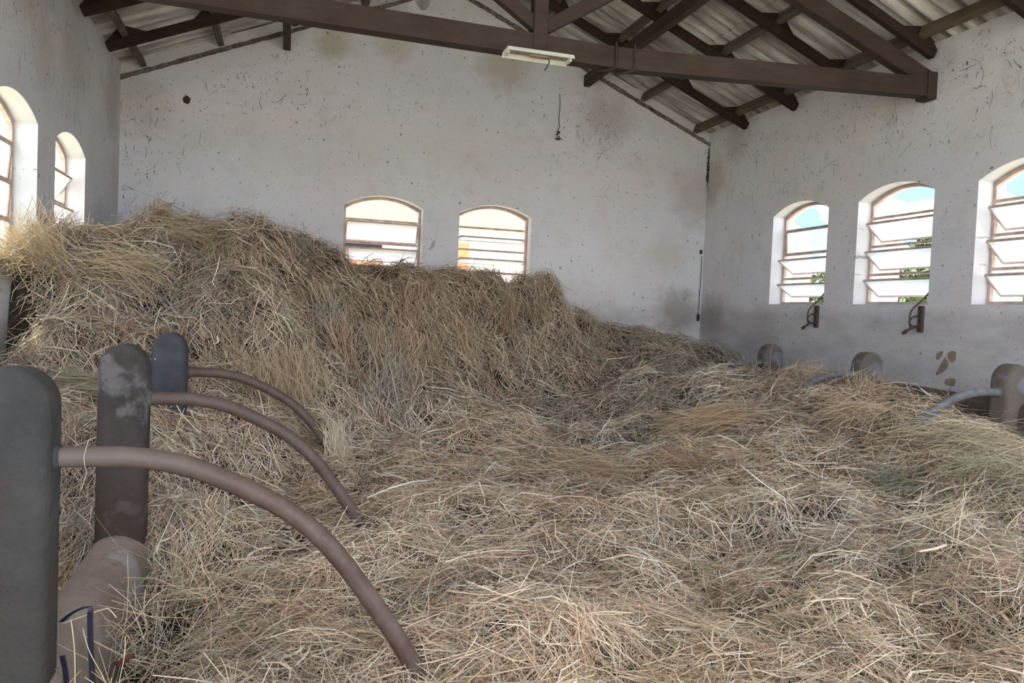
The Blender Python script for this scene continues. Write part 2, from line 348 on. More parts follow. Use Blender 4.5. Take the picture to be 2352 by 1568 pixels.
# ------------------------------------------------------------------ windows
def make_window(n, origin, u, o, width, sill, spring, apex, tilts, label):
    u, o = Vector(u), Vector(o); Z = Vector((0, 0, 1)); o3 = Vector(origin)
    root = empty('window_%d' % n, o3); tag(root, label, 'window', kind='structure')
    FD = 0.16                                           # frame sits this far out from the inner wall face
    P = lambda a, b, d=FD: u*a + o*d + Z*(b-o3.z)
    w = width/2
    # outer frame: follows the opening
    outer = [(-w+0.004, sill+0.004), (w-0.004, sill+0.004)] + [(a*0.992, b-0.004) for a, b in arch_loop(-w, w, sill, spring, apex)[2:]]
    t_ = 0.032
    inner = [(-w+t_, sill+t_), (w-t_, sill+t_)] + [(a*(1-t_/w), b-t_) for a, b in arch_loop(-w, w, sill, spring, apex)[2:]]
    bm = bmesh.new()
    for d0, d1 in ((FD, FD+0.035),):
        ring = []
        for L, d in ((outer, d0), (inner, d0), (inner, d1), (outer, d1)):
            ring.append([bm.verts.new(P(a, b, d)) for a, b in L])
        N = len(outer)
        for r0, r1 in zip(ring, ring[1:]+ring[:1]):
            for k in range(N): bm.faces.new((r0[k], r0[(k+1) % N], r1[(k+1) % N], r1[k]))
    mesh_obj('window_frame', bm, M_FRAME, root)
    bars = [sill + 0.02 + 0.286*k for k in (1, 2, 3)]
    for b in bars:
        bm = bmesh.new(); beam(bm, P(-w+t_, b, FD+0.015), P(w-t_, b, FD+0.015), 0.03, 0.024)
        mesh_obj('glazing_bar', bm, M_FRAME, root)
    # fixed arched pane
    bm = bmesh.new()
    top = [(a, b) for a, b in inner if b > bars[2]]
    poly = [(-w+t_, bars[2]+0.012), (w-t_, bars[2]+0.012)] + top
    prism(bm, poly, P(0, o3.z, FD+0.016), u, Z, o, 0.004)
    pn = mesh_obj('fixed_pane', bm, M_PANE, root); pn['clear'] = 0.80
    lows = [sill+t_, bars[0], bars[1]]
    for k in range(3):
        z0, z1 = lows[k]+0.014, bars[k]-0.014; zc = (z0+z1)/2; h = (z1-z0); ta = math.radians(tilts[k])
        cdir = (Z*math.cos(ta) - o*math.sin(ta))         # the top edge leans into the room
        nd = (o*math.cos(ta) + Z*math.sin(ta))
        c0 = P(0, zc, FD+0.018); ww = w-t_-0.008
        sash = empty('vent_sash', c0, root)
        bm = bmesh.new(); q = 0.016
        for s_ in (-1, 1):
            beam(bm, u*(-ww)+cdir*(s_*(h/2)), u*ww+cdir*(s_*(h/2)), q, q, nd)
            beam(bm, u*(s_*ww)-cdir*(h/2), u*(s_*ww)+cdir*(h/2), q, q, nd)
        mesh_obj('sash_rim', bm, M_FRAME, sash)
        bm = bmesh.new(); prism(bm, [(-ww, -h/2), (ww, -h/2), (ww, h/2), (-ww, h/2)], Vector((0, 0, 0)), u, cdir, nd, 0.004)
        pn = mesh_obj('pane', bm, M_PANE, sash); pn['clear'] = 0.34 if tilts[k] > 15 else 0.72
    return root
wi = 1
labR = ['arched louvre window nearest the far corner, upper vent shut', 'middle arched louvre window of the right wall, three vents tilted in', 'arched louvre window cut by the right edge of the photo']
tR = [(58, 56, 3), (52, 50, 50), (48, 48, 48)]
for k, (a, b) in enumerate(W_RIGHT):
    make_window(wi, (XR, (a+b)/2, SILL), (0, 1, 0), (1, 0, 0), b-a, SILL, SPRING, APEX, tR[k], labR[k]); wi += 1
labL = ['narrow-looking arched window by the hay crest on the left wall', 'brightest arched window cut by the left edge, hay heaped on its sill']
tL = [(30, 45, 35), (6, 4, 5)]
for k, (a, b) in enumerate(W_LEFT):
    make_window(wi, (XL, (a+b)/2, SILL), (0, 1, 0), (-1, 0, 0), b-a, SILL, SPRING, APEX, tL[k], labL[k]); wi += 1
labF = ['left arched window of the gable wall, half hidden by hay', 'right arched window of the gable wall, above the dip of the hay']
tF = [(20, 55, 28), (86, 80, 84)]
for k, (a, b) in enumerate(W_FAR):
    make_window(wi, ((a+b)/2, YF, SILL-0.03), (1, 0, 0), (0, 1, 0), b-a, SILL-0.03, 1.246+CZ, 1.374+CZ, tF[k], labF[k]); wi += 1

# ------------------------------------------------------------------ roof: sheets, battens, rafters, purlins, truss
ceil = empty('ceiling', (XM, 0, ROOF0)); tag(ceil, 'underside of corrugated fibre cement roof, grey and stained', 'ceiling', kind='structure')
cs = 1/math.sqrt(1+SLOPE**2); sn = SLOPE*cs
BX = [5.36, 4.55, 3.74, 2.93, 2.12]                     # battens on the right slope, mirrored on the left
PITCHW, NW, SW = 0.177, 5, 0.885                         # corrugation pitch, waves per sheet, sheet cover width
def sheet_mesh(length):
    bm = bmesh.new(); ny = NW*8+5; rows = []
    for e in (0, 1):
        r = []
        for th in (0, 0.007):
            line = []
            for k in range(ny):
                y = -0.04 + (SW+0.08)*k/(ny-1)
                line.append(bm.verts.new((length*e, y, 0.022*(1+math.cos(2*math.pi*y/PITCHW)) + th)))
            r.append(line)
        rows.append(r)
    for th in (0, 1):
        for k in range(ny-1):
            bm.faces.new((rows[0][th][k], rows[0][th][k+1], rows[1][th][k+1], rows[1][th][k]))
    for e in (0, 1):
        for k in range(ny-1): bm.faces.new((rows[e][0][k], rows[e][0][k+1], rows[e][1][k+1], rows[e][1][k]))
    bmesh.ops.recalc_face_normals(bm, faces=bm.faces[:])
    me = bpy.data.meshes.new('roof_sheet'); bm.to_mesh(me); bm.free(); me.materials.append(M_SHEET)
    for p in me.polygons: p.use_smooth = False
    return me
LS = 0.81/cs
sm = sheet_mesh(LS+0.12); sm_e = sheet_mesh(LS+0.66); sm_t = sheet_mesh((BX[4]+0.06-XM)/cs)
ncol = int(math.ceil((YF+WT-(YB-0.4))/SW))
for side in (1, -1):
    for r in range(5):
        x_low = (BX[r]-XM) if r else (XR+0.28-XM)          # offset from the ridge line of the sheet's lower end
        me = sm_e if r == 0 else sm_t if r == 4 else sm
        for c in range(ncol):
            y0 = YB-0.4+c*SW
            o = bpy.data.objects.new('roof_sheet', me); link(o, ceil)
            off = x_low + (0.06 if r else 0.0)
            zz = roof_z(XM+off) - ROOF0 + 0.004*(r % 2) + (0.012 if r % 2 else 0)
            if side == 1:
                rot = Matrix(((-cs, 0.0, sn), (0.0, -1.0, 0.0), (sn, 0.0, cs)))
                o.matrix_local = Matrix.Translation((off, y0+SW, zz)) @ rot.to_4x4()
            else:
                rot = Matrix(((cs, 0.0, -sn), (0.0, 1.0, 0.0), (sn, 0.0, cs)))
                o.matrix_local = Matrix.Translation((-off, y0, zz)) @ rot.to_4x4()

bm = bmesh.new()                                         # ridge capping
zr = (XM-XL)*SLOPE
prism(bm, [(-0.22, zr-0.22*SLOPE+0.055), (0, zr+0.075), (0.22, zr-0.22*SLOPE+0.055), (0.22, zr-0.22*SLOPE+0.067), (0, zr+0.09), (-0.22, zr-0.22*SLOPE+0.067)], Vector((0, YB-0.4, 0)), Vector((1, 0, 0)), Vector((0, 0, 1)), Vector((0, 1, 0)), YF+WT-YB+0.5)
mesh_obj('ridge_cap', bm, M_SHEET, ceil)
BT, RD = 0.10, 0.085                                     # batten height, rafter depth
for side, sname in ((1, 'right'), (-1, 'left')):
    for k, bx in enumerate(BX):
        x = XM + side*(bx-XM); n_up = Vector((side*sn, 0, cs))
        p = Vector((x, 0, roof_z(x))) - n_up*(BT/2)
        bm = bmesh.new(); beam(bm, (0, YB-0.3, 0), (0, YF+0.02, 0), 0.065, BT, n_up)
        o = mesh_obj('roof_batten', bm, M_BATT, None, loc=p)
        where = ['just above the eaves', 'second up from the eaves', 'third up from the eaves', 'fourth up from the eaves', 'beside the ridge'][k]
        tag(o, 'thin batten along the %s roof slope, %s' % (sname, where), 'batten', 'roof battens')
RY = [8.60, 7.62, 6.65, 5.68, 4.71, 3.74]
near = ['nearest the gable wall', 'second from the gable wall', 'third from the gable wall, partly behind the truss', 'directly over the truss', 'in front of the truss', 'nearest the camera']
def cleat_mesh(side):
    bm = bmesh.new()
    prism(bm, [(-0.20, 0), (-0.035, BT-0.004), (0.035, BT-0.004), (0.20, 0)], Vector((0, -0.03, 0)), Vector((1, 0, 0)), Vector((0, 0, 1)), Vector((0, 1, 0)), 0.06)
    bmesh.ops.recalc_face_normals(bm, faces=bm.faces[:])
    me = bpy.data.meshes.new('cleat'); bm.to_mesh(me); bm.free(); me.materials.append(M_RAFT); return me
CLEAT = cleat_mesh(1)
for side, sname in ((1, 'right'), (-1, 'left')):
    n_up = Vector((side*sn, 0, cs))
    for k, y in enumerate(RY):
        xe = XM+side*(XR-XM)
        base = Vector((xe, y, roof_z(xe)))
        root = empty('rafter', base); tag(root, 'dark rafter on the %s roof slope, %s' % (sname, near[k]), 'rafter', 'roof rafters')
        bm = bmesh.new()
        a = -n_up*(BT+RD/2) + Vector((-side*0.005, 0, -0.005*0)); b = Vector((-side*(XR-XM-0.01), 0, (XR-XM-0.01)*SLOPE)) - n_up*(BT+RD/2)
        beam(bm, a, b, 0.07, RD, n_up, 0.006)
        mesh_obj('timber', bm, M_RAFT, root)
        for bx in BX:
            o = bpy.data.objects.new('cleat', CLEAT); link(o, root)
            dx = -side*(XR-bx)
            rot = Matrix(((-side*cs, 0, side*sn), (0, -side, 0), (sn, 0, cs)))
            o.matrix_local = Matrix.Translation(Vector((dx, 0, (XR-bx)*SLOPE)) - n_up*BT) @ rot.to_4x4()
# rough verge timber along the gable
for side, sname in ((1, 'right'), (-1, 'left')):
    n_up = Vector((side*sn, 0, cs)); bm = bmesh.new(); R2 = random.Random(3+side); prev = None
    N = 70
    for k in range(N+1):
        x = XM + side*(XR-XM)*(1-k/N); zc = roof_z(x) - 0.158
        d = 0.028 + 0.016*R2.random(); h = 0.016 + 0.010*R2.random(); zo = 0.006*(R2.random()-0.5)
        ring = [bm.verts.new((x, YF-(0.0 if j in (0, 3) else d), zc+zo+(h if j > 1 else -h))) for j in range(4)]
        if prev:
            for j in range(4): bm.faces.new((prev[j], prev[(j+1) % 4], ring[(j+1) % 4], ring[j]))
        prev = ring
    o = mesh_obj('verge_strip', bm, M_VERGE)
    tag(o, 'rough dark verge timber along the %s rake of the gable wall' % sname, 'timber')
# purlins
for x, sname in ((3.70, 'right'), (-0.09, 'left')):
    zt = roof_z(x) - BT - RD - 0.03 - 0.075
    bm = bmesh.new(); beam(bm, (0, YB-0.2, 0), (0, YF+0.05, 0), 0.085, 0.15, Vector((0, 0, 1)), 0.008)
    o = mesh_obj('purlin', bm, M_TIE, loc=(x, 0, zt)); tag(o, 'heavy brown purlin running into the gable wall, %s roof slope' % sname, 'purlin', 'roof purlins')

TY = 5.68
truss = empty('roof_truss', (XM-0.03, TY, 1.97+CZ)); tag(truss, 'brown timber king post roof truss spanning the room above the hay', 'truss')
def tpart(name, pts, w, h, mat=M_TIE, up=Vector((0, 0, 1)), yo=0.06):
    bm = bmesh.new(); o0 = truss.location
    for (a, b) in zip(pts, pts[1:]):
        beam(bm, Vector((a[0], TY+yo, a[1]+CZ))-o0, Vector((b[0], TY+yo, b[1]+CZ))-o0, w, h, up, 0.006)
    return mesh_obj(name, bm, mat, truss)
for pts in ([(XL+0.01, 2.09), (1.80, 2.052), (2.50, 2.043)], [(2.50, 2.043), (3.92, 2.112), (5.53, 2.19)]):
    bm = bmesh.new(); prev = None
    for (x, z) in pts:
        r = [bm.verts.new(Vector((x, TY+yy, z+CZ+zz))-truss.location) for yy, zz in ((0, -0.083), (0.12, -0.083), (0.12, 0.083), (0, 0.083))]
        if prev:
            for j in range(4): bm.faces.new((prev[j], prev[(j+1) % 4], r[(j+1) % 4], r[j]))
        else: bm.faces.new(r)
        prev = r
    bm.faces.new(prev[::-1]); mesh_obj('tie_beam', bm, M_TIE, truss)
tpart('king_post', [(1.795, 2.02), (1.795, 3.62)], 0.11, 0.115, up=Vector((1, 0, 0)), yo=0.045)
for s_ in (1, -1):
    xm = 1.81
    pr = tpart('principal_rafter', [(xm+s_*3.67, 2.26), (xm+s_*0.05, 3.67)], 0.10, 0.15)
    tpart('strut', [(xm+s_*0.03, 2.20), (xm+s_*1.25, 2.98)], 0.08, 0.10, yo=0.05)
bm = bmesh.new(); o0 = truss.location
for x in (2.42, 2.58):                                   # bent iron straps at the splice
    pts = [(x, TY-0.006, 2.16+CZ), (x+0.004, TY-0.008, 2.06+CZ), (x, TY-0.010, 1.965+CZ), (x-0.05, TY+0.03, 1.945+CZ), (x-0.10, TY+0.12, 1.955+CZ)]
    tube(bm, [Vector(p)-o0 for p in spline(pts, 4)], 0.011, 6)
mesh_obj('iron_strap', bm, M_TIE, truss, True)
# heel brackets
bm = bmesh.new(); box(bm, Vector((5.50, TY+0.06, 2.20+CZ))-o0, (0.10, 0.14, 0.24)); mesh_obj('heel_block', bm, M_TIE, truss)

# lamp fitting, tube missing
lamp = empty('lamp_fitting', (1.765, 5.62, 1.93+CZ)); tag(lamp, 'cream fluorescent fitting without its tube, under the tie beam', 'light fitting')
rz = Matrix.Rotation(math.radians(-2), 3, 'Z')
bm = bmesh.new(); prism(bm, [(-0.10, 0.0), (-0.075, 0.035), (0.075, 0.035), (0.10, 0.0), (0.094, 0.0), (0.072, 0.028), (-0.072, 0.028), (-0.094, 0.0)], Vector((-0.26, 0, 0)), Vector((0, 1, 0)), Vector((0, 0, 1)), Vector((1, 0, 0)), 0.52)
mesh_obj('reflector', bm, M_LAMP, lamp)
bm = bmesh.new(); box(bm, (0, 0.0, 0.024), (0.46, 0.075, 0.012)); mesh_obj('gear_tray', bm, M_LAMPIN, lamp)
bm = bmesh.new(); box(bm, (0.0, -0.005, 0.012), (0.13, 0.04, 0.018)); mesh_obj('ballast', bm, M_COPPER, lamp)
for s_ in (-1, 1):
    bm = bmesh.new(); box(bm, (s_*0.245, 0, 0.012), (0.02, 0.09, 0.032)); mesh_obj('lampholder', bm, M_LAMP, lamp)
bm = bmesh.new(); tube(bm, spline([(0.02, 0, 0.006), (0.07, -0.01, 0.0), (0.085, -0.02, -0.02), (0.06, -0.03, -0.07), (0.045, -0.035, -0.095)], 5), 0.004, 6); mesh_obj('loose_wire', bm, M_BLACK, lamp)

# ------------------------------------------------------------------ stall posts with bent pipes, curb, ledge
M_PIPE = [rust_mat('pipe_rust_a', 0.15), rust_mat('pipe_rust_b', 0.6), rust_mat('pipe_rust_c', 0.75)]
M_PIPE_G = plain('galvanised_pipe', (0.15, 0.155, 0.155), 0.55, 0.4, 0.25, 20)
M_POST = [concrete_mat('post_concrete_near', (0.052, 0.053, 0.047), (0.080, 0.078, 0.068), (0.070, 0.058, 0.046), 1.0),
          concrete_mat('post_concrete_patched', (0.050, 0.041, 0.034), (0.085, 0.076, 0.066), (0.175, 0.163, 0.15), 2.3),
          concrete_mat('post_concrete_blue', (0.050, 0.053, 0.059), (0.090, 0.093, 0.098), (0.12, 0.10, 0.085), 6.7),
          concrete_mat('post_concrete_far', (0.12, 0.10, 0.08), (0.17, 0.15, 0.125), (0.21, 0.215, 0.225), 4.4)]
def post_mesh(bm, w, d, zb, zt):
    # straight shaft with a domed head and well rounded arrises, built from inset outlines
    r = 0.05
    def ring(y, ins):
        w2 = w/2-ins; rise = (w/2)*1.12-ins; out = [(-w2, zb), (w2, zb)]
        for k in range(5): out.append((w2, zb+(zt-ins-rise-zb)*(k+1)/6))
        for k in range(17):
            a = math.pi*k/16; out.append((w2*math.cos(a), zt-ins-rise+rise*math.sin(a)))
        for k in range(5): out.append((-w2, zb+(zt-ins-rise-zb)*(5-k)/6))
        return [bm.verts.new((x, y, z)) for x, z in out]
    ys = []
    for k in range(6):
        a = math.pi/2*k/5; ys.append((-d/2 + r*(1-math.sin(a)), r*(1-math.cos(a))))
    ys = ys[::-1]
    seq = ys + [(-y, i_) for y, i_ in ys[::-1]]
    rings = [ring(y, i_) for y, i_ in seq]
    for r0, r1 in zip(rings, rings[1:]):
        n = len(r0)
        for k in range(n): bm.faces.new((r0[k], r0[(k+1) % n], r1[(k+1) % n], r1[k]))
    bm.faces.new(rings[0]); bm.faces.new(rings[-1][::-1])
PIPE = [(0.0, -0.470), (0.13, -0.470), (0.24, -0.476), (0.38, -0.508), (0.55, -0.585), (0.68, -0.665), (0.80, -0.780), (0.93, -0.955), (1.035, -1.115), (1.09, -1.225), (1.12, -1.36), (1.14, -1.5)]
def stall(pos, side, mpost, mpipe, label, w=0.21, zt=-0.22, tilt=0.0, pipe=True, pz=0.0, px=0.0):
    root = empty('stall_post', (pos[0], pos[1], 0)); tag(root, label, 'stall post', 'stall posts with pipe dividers')
    root.rotation_euler = (0, tilt, 0)
    bm = bmesh.new(); post_mesh(bm, w, 0.18, 0.0, zt+CZ)
    o = mesh_obj('post', bm, mpost, root)
    for p in o.data.polygons: p.use_smooth = True
    if pipe:
        bm = bmesh.new(); x0 = w/2-0.03+px
        tube(bm, [(side*(x0+a-(0 if k else px)), 0, CZ+b+pz) for k, (a, b) in [(i, (v.x, v.z)) for i, v in enumerate(spline([(p[0], 0, p[1]) for p in PIPE], 5))]], 0.031, 16)
        mesh_obj('bent_pipe', bm, mpipe, root, True)
        bm = bmesh.new(); tube(bm, [(side*(w/2-0.012), 0, CZ-0.47+pz), (side*(w/2+0.012), 0, CZ-0.47+pz)], [0.045, 0.036], 14); mesh_obj('mortar_collar', bm, mpost, root, True)
    return root
YS = [2.43, 3.867, 5.304]
labs = ['nearest grey concrete stall post with long bent pipe, cut by left edge', 'patched concrete stall post with rusty bent pipe, second from the camera', 'narrow-looking blue-grey concrete stall post, farthest of the left row']
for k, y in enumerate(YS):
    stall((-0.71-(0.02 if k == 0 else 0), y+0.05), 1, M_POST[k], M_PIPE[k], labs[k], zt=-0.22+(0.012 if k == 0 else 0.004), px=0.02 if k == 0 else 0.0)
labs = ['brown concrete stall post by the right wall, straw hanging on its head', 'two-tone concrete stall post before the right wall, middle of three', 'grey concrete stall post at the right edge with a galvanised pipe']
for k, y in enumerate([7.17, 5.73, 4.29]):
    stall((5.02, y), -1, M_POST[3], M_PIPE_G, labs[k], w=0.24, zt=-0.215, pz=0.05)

def rounded_bar(bm, a, b, prof):                       # sweep profile (u,z) from a to b along y
    rings = []
    n = 24
    for k in range(n+1):
        y = a+(b-a)*k/n
        rings.append([bm.verts.new((u+0.006*math.sin(3*y+u*9), y, z+0.006*math.sin(5*y))) for u, z in prof])
    m = len(prof)
    for r0, r1 in zip(rings, rings[1:]):
        for k in range(m): bm.faces.new((r0[k], r0[(k+1) % m], r1[(k+1) % m], r1[k]))
    bm.faces.new(rings[0]); bm.faces.new(rings[-1][::-1])
def dome_prof(w, ztop, zbot, rise):
    return [(-w/2-0.03, zbot), (w/2+0.03, zbot)] + [(w/2*math.cos(math.pi*k/10), ztop-rise+rise*math.sin(math.pi*k/10)) for k in range(11)]
bm = bmesh.new(); rounded_bar(bm, 1.2, 5.4, dome_prof(0.23, CZ-1.09, 0.0, 0.10))
o = mesh_obj('manger_curb', bm, M_CURB, None, True, loc=(-0.71, 0, 0)); tag(o, 'low round-topped concrete curb joining the left stall posts', 'curb')
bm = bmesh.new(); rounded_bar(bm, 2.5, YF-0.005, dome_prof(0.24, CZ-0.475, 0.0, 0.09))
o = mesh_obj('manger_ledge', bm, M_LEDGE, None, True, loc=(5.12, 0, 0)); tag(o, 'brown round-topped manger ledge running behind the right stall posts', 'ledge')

# ------------------------------------------------------------------ small things on the walls
def crank(y, label):
    root = empty('window_opener', (XR, y, CZ)); tag(root, label, 'window opener', 'rusty window openers')
    bm = bmesh.new(); box(bm, (-0.018, 0, 0.10), (0.030, 0.045, 0.24)); mesh_obj('wall_bracket', bm, M_IRON, root)
    bm = bmesh.new(); tube(bm, spline([(-0.02, 0.0, 0.02), (-0.06, 0.02, 0.03), (-0.10, 0.05, 0.0), (-0.13, 0.09, -0.04)], 4), [0.012]*9+[0.014, 0.016, 0.017, 0.014], 8); mesh_obj('lever', bm, M_IRON, root, True)
    bm = bmesh.new(); tube(bm, spline([(-0.03, 0.02, 0.13), (-0.07, 0.05, 0.11), (-0.08, 0.06, 0.06), (-0.05, 0.04, 0.02)], 4), 0.008, 6); mesh_obj('quadrant', bm, M_IRON, root, True)
    bm = bmesh.new(); tube(bm, spline([(-0.08, 0.05, 0.01), (-0.085, 0.06, 0.08), (-0.07, 0.055, 0.18), (0.02, 0.015, 0.29), (0.12, -0.02, 0.44)], 5), 0.007, 6); mesh_obj('link_rod', bm, M_IRON, root, True)
crank(7.12, 'rusty window opener hanging below the window nearest the far corner')
crank(5.68, 'rusty window opener hanging below the middle window of the right wall')

def blob_patch(name, pts, to3, out, depth, mat, parent, n=5):
    # pieces of render where the whitewash has flaked off
    L = spline([Vector((a, b, 0)) for a, b in pts+pts[:1]], n)[:-1]
    bm = bmesh.new(); o = Vector(out)
    A = [bm.verts.new(to3(p.x, p.y) + o*depth) for p in L]; B = [bm.verts.new(to3(p.x, p.y) - o*0.004) for p in L]
    bm.faces.new(A); N = len(A)
    for k in range(N): bm.faces.new((A[k], A[(k+1) % N], B[(k+1) % N], B[k]))
    return mesh_obj(name, bm, mat, parent)
patches = [[(2151, 812), (2162, 806), (2167, 810), (2158, 824), (2151, 825)], [(2175, 812), (2186, 806), (2196, 809), (2194, 828), (2185, 832), (2178, 822)],
           [(2171, 820), (2179, 834), (2172, 850), (2150, 862), (2158, 842)], [(2172, 871), (2186, 868), (2195, 872), (2192, 886), (2181, 886), (2171, 882)]]
for P_ in patches:
    q = [at(a, b, X=XR) for a, b in P_]
    o = blob_patch('flaked_patch', [(p.y, p.z) for p in q], lambda a, b: Vector((XR, a, b)), (-1, 0, 0), 0.003, M_BARE, wr, 3); o['label'] = 'bare brown patch of flaked whitewash'
for P_ in [[(985, 572), (996, 552), (999, 556), (996, 568), (988, 574)], [(781, 580), (785, 577), (790, 580), (790, 588), (785, 589)], [(953, 2), (985, -2), (986, 12), (975, 24), (962, 18)]]:
    q = [at(a, b, Y=YF) for a, b in P_]
    o = blob_patch('flaked_patch', [(p.x, p.z) for p in q], lambda a, b: Vector((a, YF, b)), (0, -1, 0), 0.003, plain('grey_render', (0.36, 0.36, 0.35), 1.0, 0.1), wf, 3); o['label'] = 'grey patch of flaked whitewash'

bm = bmesh.new(); bmesh.ops.create_uvsphere(bm, u_segments=14, v_segments=8, radius=0.04)
for v in bm.verts: v.co = Vector((v.co.x*(1+0.12*math.sin(5*v.co.z*30)), v.co.y*0.7, v.co.z*(1.1+0.1*math.sin(v.co.x*60))))
p = at(429, 230, Y=YF); o = mesh_obj('wall_hole_lump', bm, M_LUMP, None, True, loc=(p.x, YF-0.018, p.z)); tag(o, 'small dark lump standing in for a hole high on the gable wall', 'cavity')  # solid brown lump put where the wall has a dark hole

p = at(1607, 690, Y=YF-0.05); c_ = empty('hanging_cable', (p.x, YF-0.035, p.z)); tag(c_, 'thin cable with a black plug hanging in the far right corner', 'cable')
bm = bmesh.new(); tube(bm, spline([(0.02, 0.02, 0.62), (0.012, 0.0, 0.3), (0.004, 0, 0.1), (0, 0, -0.19)], 5), 0.005, 6); mesh_obj('wire', bm, plain('grey_wire', (0.12, 0.11, 0.10)), c_)
bm = bmesh.new(); box(bm, (0, 0, -0.235), (0.034, 0.026, 0.10)); bmesh.ops.bevel(bm, geom=bm.edges[:], offset=0.008, segments=2, affect='EDGES'); mesh_obj('plug', bm, M_BLACK, c_)
p = at(1612, 579, Y=YF); bm = bmesh.new(); box(bm, (0, 0, 0), (0.035, 0.03, 0.055)); bmesh.ops.bevel(bm, geom=bm.edges[:], offset=0.006, segments=2, affect='EDGES')
o = mesh_obj('junction_box', bm, M_IRON, None, loc=(XR-0.05, YF-0.014, p.z)); tag(o, 'tiny dark junction box near the far right corner', 'junction box')

p0, p1 = at(1287, 215, Y=YF-0.03), at(1287, 312, Y=YF-0.03)
ds = empty('dangling_cobweb', (p0.x, YF-0.03, p1.z)); tag(ds, 'dusty cobweb thread with clotted debris on the gable wall', 'cobweb')
bm = bmesh.new(); L = p0.z-p1.z
tube(bm, spline([(0, 0.02, L), (0.004, 0.0, L*0.7), (-0.006, 0, L*0.4), (0.01, 0, L*0.22), (-0.012, 0, L*0.12), (0.016, -0.004, 0.02)], 5), 0.0045, 5); mesh_obj('thread', bm, M_WEB, ds)
bm = bmesh.new()
for k in range(7):
    bmesh.ops.create_icosphere(bm, subdivisions=1, radius=0.013+0.01*random.random(), matrix=Matrix.Translation((random.uniform(-.03, .03), 0.0, random.uniform(-0.05, 0.05))))
mesh_obj('debris', bm, M_LUMP, ds)

# cobweb threads and dark trails lying on the walls
def webs(name, parent, n, sampler, tang, out, vert, seed, wd=(0.0016, 0.0055), ln=(0.02, 0.20)):
    R = random.Random(seed); bm = bmesh.new(); t = Vector(tang); Zv = Vector((0, 0, 1)); o = Vector(out)
    for _ in range(n):
        p = sampler(R)
        L = ln[0]+(ln[1]-ln[0])*1.5*R.random()**3.2; a = R.gauss(math.pi/2, 0.2) if R.random() < vert else R.uniform(0, math.pi)
        d = t*math.cos(a) + Zv*math.sin(a); w = d.cross(o).normalized()
        ww = R.uniform(*wd)*(1.25 if L < 0.05 else 0.7); prev = None; off = 0; seg = 5
        for k in range(seg+1):
            off += R.gauss(0, L*0.07)
            q = p + d*(L*(k/seg-0.5)) + w*off - o*(-0.004 - 0.004*R.random())
            tw = ww*(0.35+0.9*math.sin(math.pi*(k+0.4)/(seg+0.8)))
            r = (bm.verts.new(q+w*tw/2), bm.verts.new(q-w*tw/2))
            if prev: bm.faces.new((prev[0], prev[1], r[1], r[0]))
            prev = r
    ob = mesh_obj(name, bm, M_WEB, parent); tag(ob, kind='stuff'); ob['label'] = 'dark cobweb threads and trails on the plaster'
    return ob
def sampL(R):
    while True:
        y, z = R.uniform(5.2, 9.58), R.uniform(0.6, 2.35)+CZ
        if z > 1.5+CZ or y > 8.3:
            if R.random() < 0.35+0.65*((z-CZ)/2.35)**2: return Vector((XL, y, z))
webs('cobweb_threads', wlf, 260, sampL, (0, 1, 0), (1, 0, 0), 0.9, 1)
def sampF(R):
    r = R.random()
    if r < 0.30: return Vector((XL+abs(R.gauss(0, 0.35)), YF, R.uniform(0.9, 2.35)+CZ))
    if r < 0.62: return Vector((R.gauss(-0.25, 0.4), YF, 2.55+CZ+R.gauss(0, 0.24)))
    if r < 0.92: return Vector((R.gauss(3.9, 0.4), YF, 2.45+CZ+R.gauss(0, 0.28)))
    return Vector((R.uniform(XL+.1, XR-.1), YF, R.uniform(1.4, 2.4)+CZ))
def okF(R):
    while True:
        p = sampF(R)
        if XL+0.03 < p.x < XR-0.03 and p.z < roof_z(p.x)-0.3: return p
webs('cobweb_threads', wf, 300, okF, (1, 0, 0), (0, -1, 0), 0.5, 2, (0.0016, 0.006), (0.012, 0.13))
def sampR(R):
    while True:
        y, z = R.uniform(3.6, 9.5), R.uniform(1.45, 2.4)+CZ
        if R.random() < 0.2+0.8*((z-CZ-1.4)/1.0)**1.3: return Vector((XR, y, z))
webs('cobweb_threads', wr, 330, sampR, (0, 1, 0), (-1, 0, 0), 0.35, 3, (0.0016, 0.005), (0.015, 0.17))

Rm = random.Random(5); bm = bmesh.new()                   # moss in the cracked corner
for k in range(420):
    z = CZ + Rm.triangular(1.78, 2.44, 2.1); side_ = Rm.random() < 0.7; off = abs(Rm.gauss(0, 0.016))
    p = Vector((XR-0.004, YF-0.006-off, z)) if side_ else Vector((XR-0.006-off*0.5, YF-0.004, z))
    s_ = Rm.uniform(0.005, 0.013); a = Vector((Rm.gauss(0, 1), Rm.gauss(0, 1), Rm.gauss(0, 1))).normalized()*s_; b = a.cross(Vector((Rm.gauss(0, 1), Rm.gauss(0, 1), 1))).normalized()*s_
    p = p + Vector((-0.006, -0.006, 0))
    bm.faces.new([bm.verts.new(p+q) for q in (-a, b*0.6, a, -b*0.6)])
o = mesh_obj('moss', bm, plain('dark_moss', (0.035, 0.045, 0.018), 1.0, 0.0, 0.4, 30), wr); tag(o, kind='stuff'); o['label'] = 'dark green moss in the cracked corner'
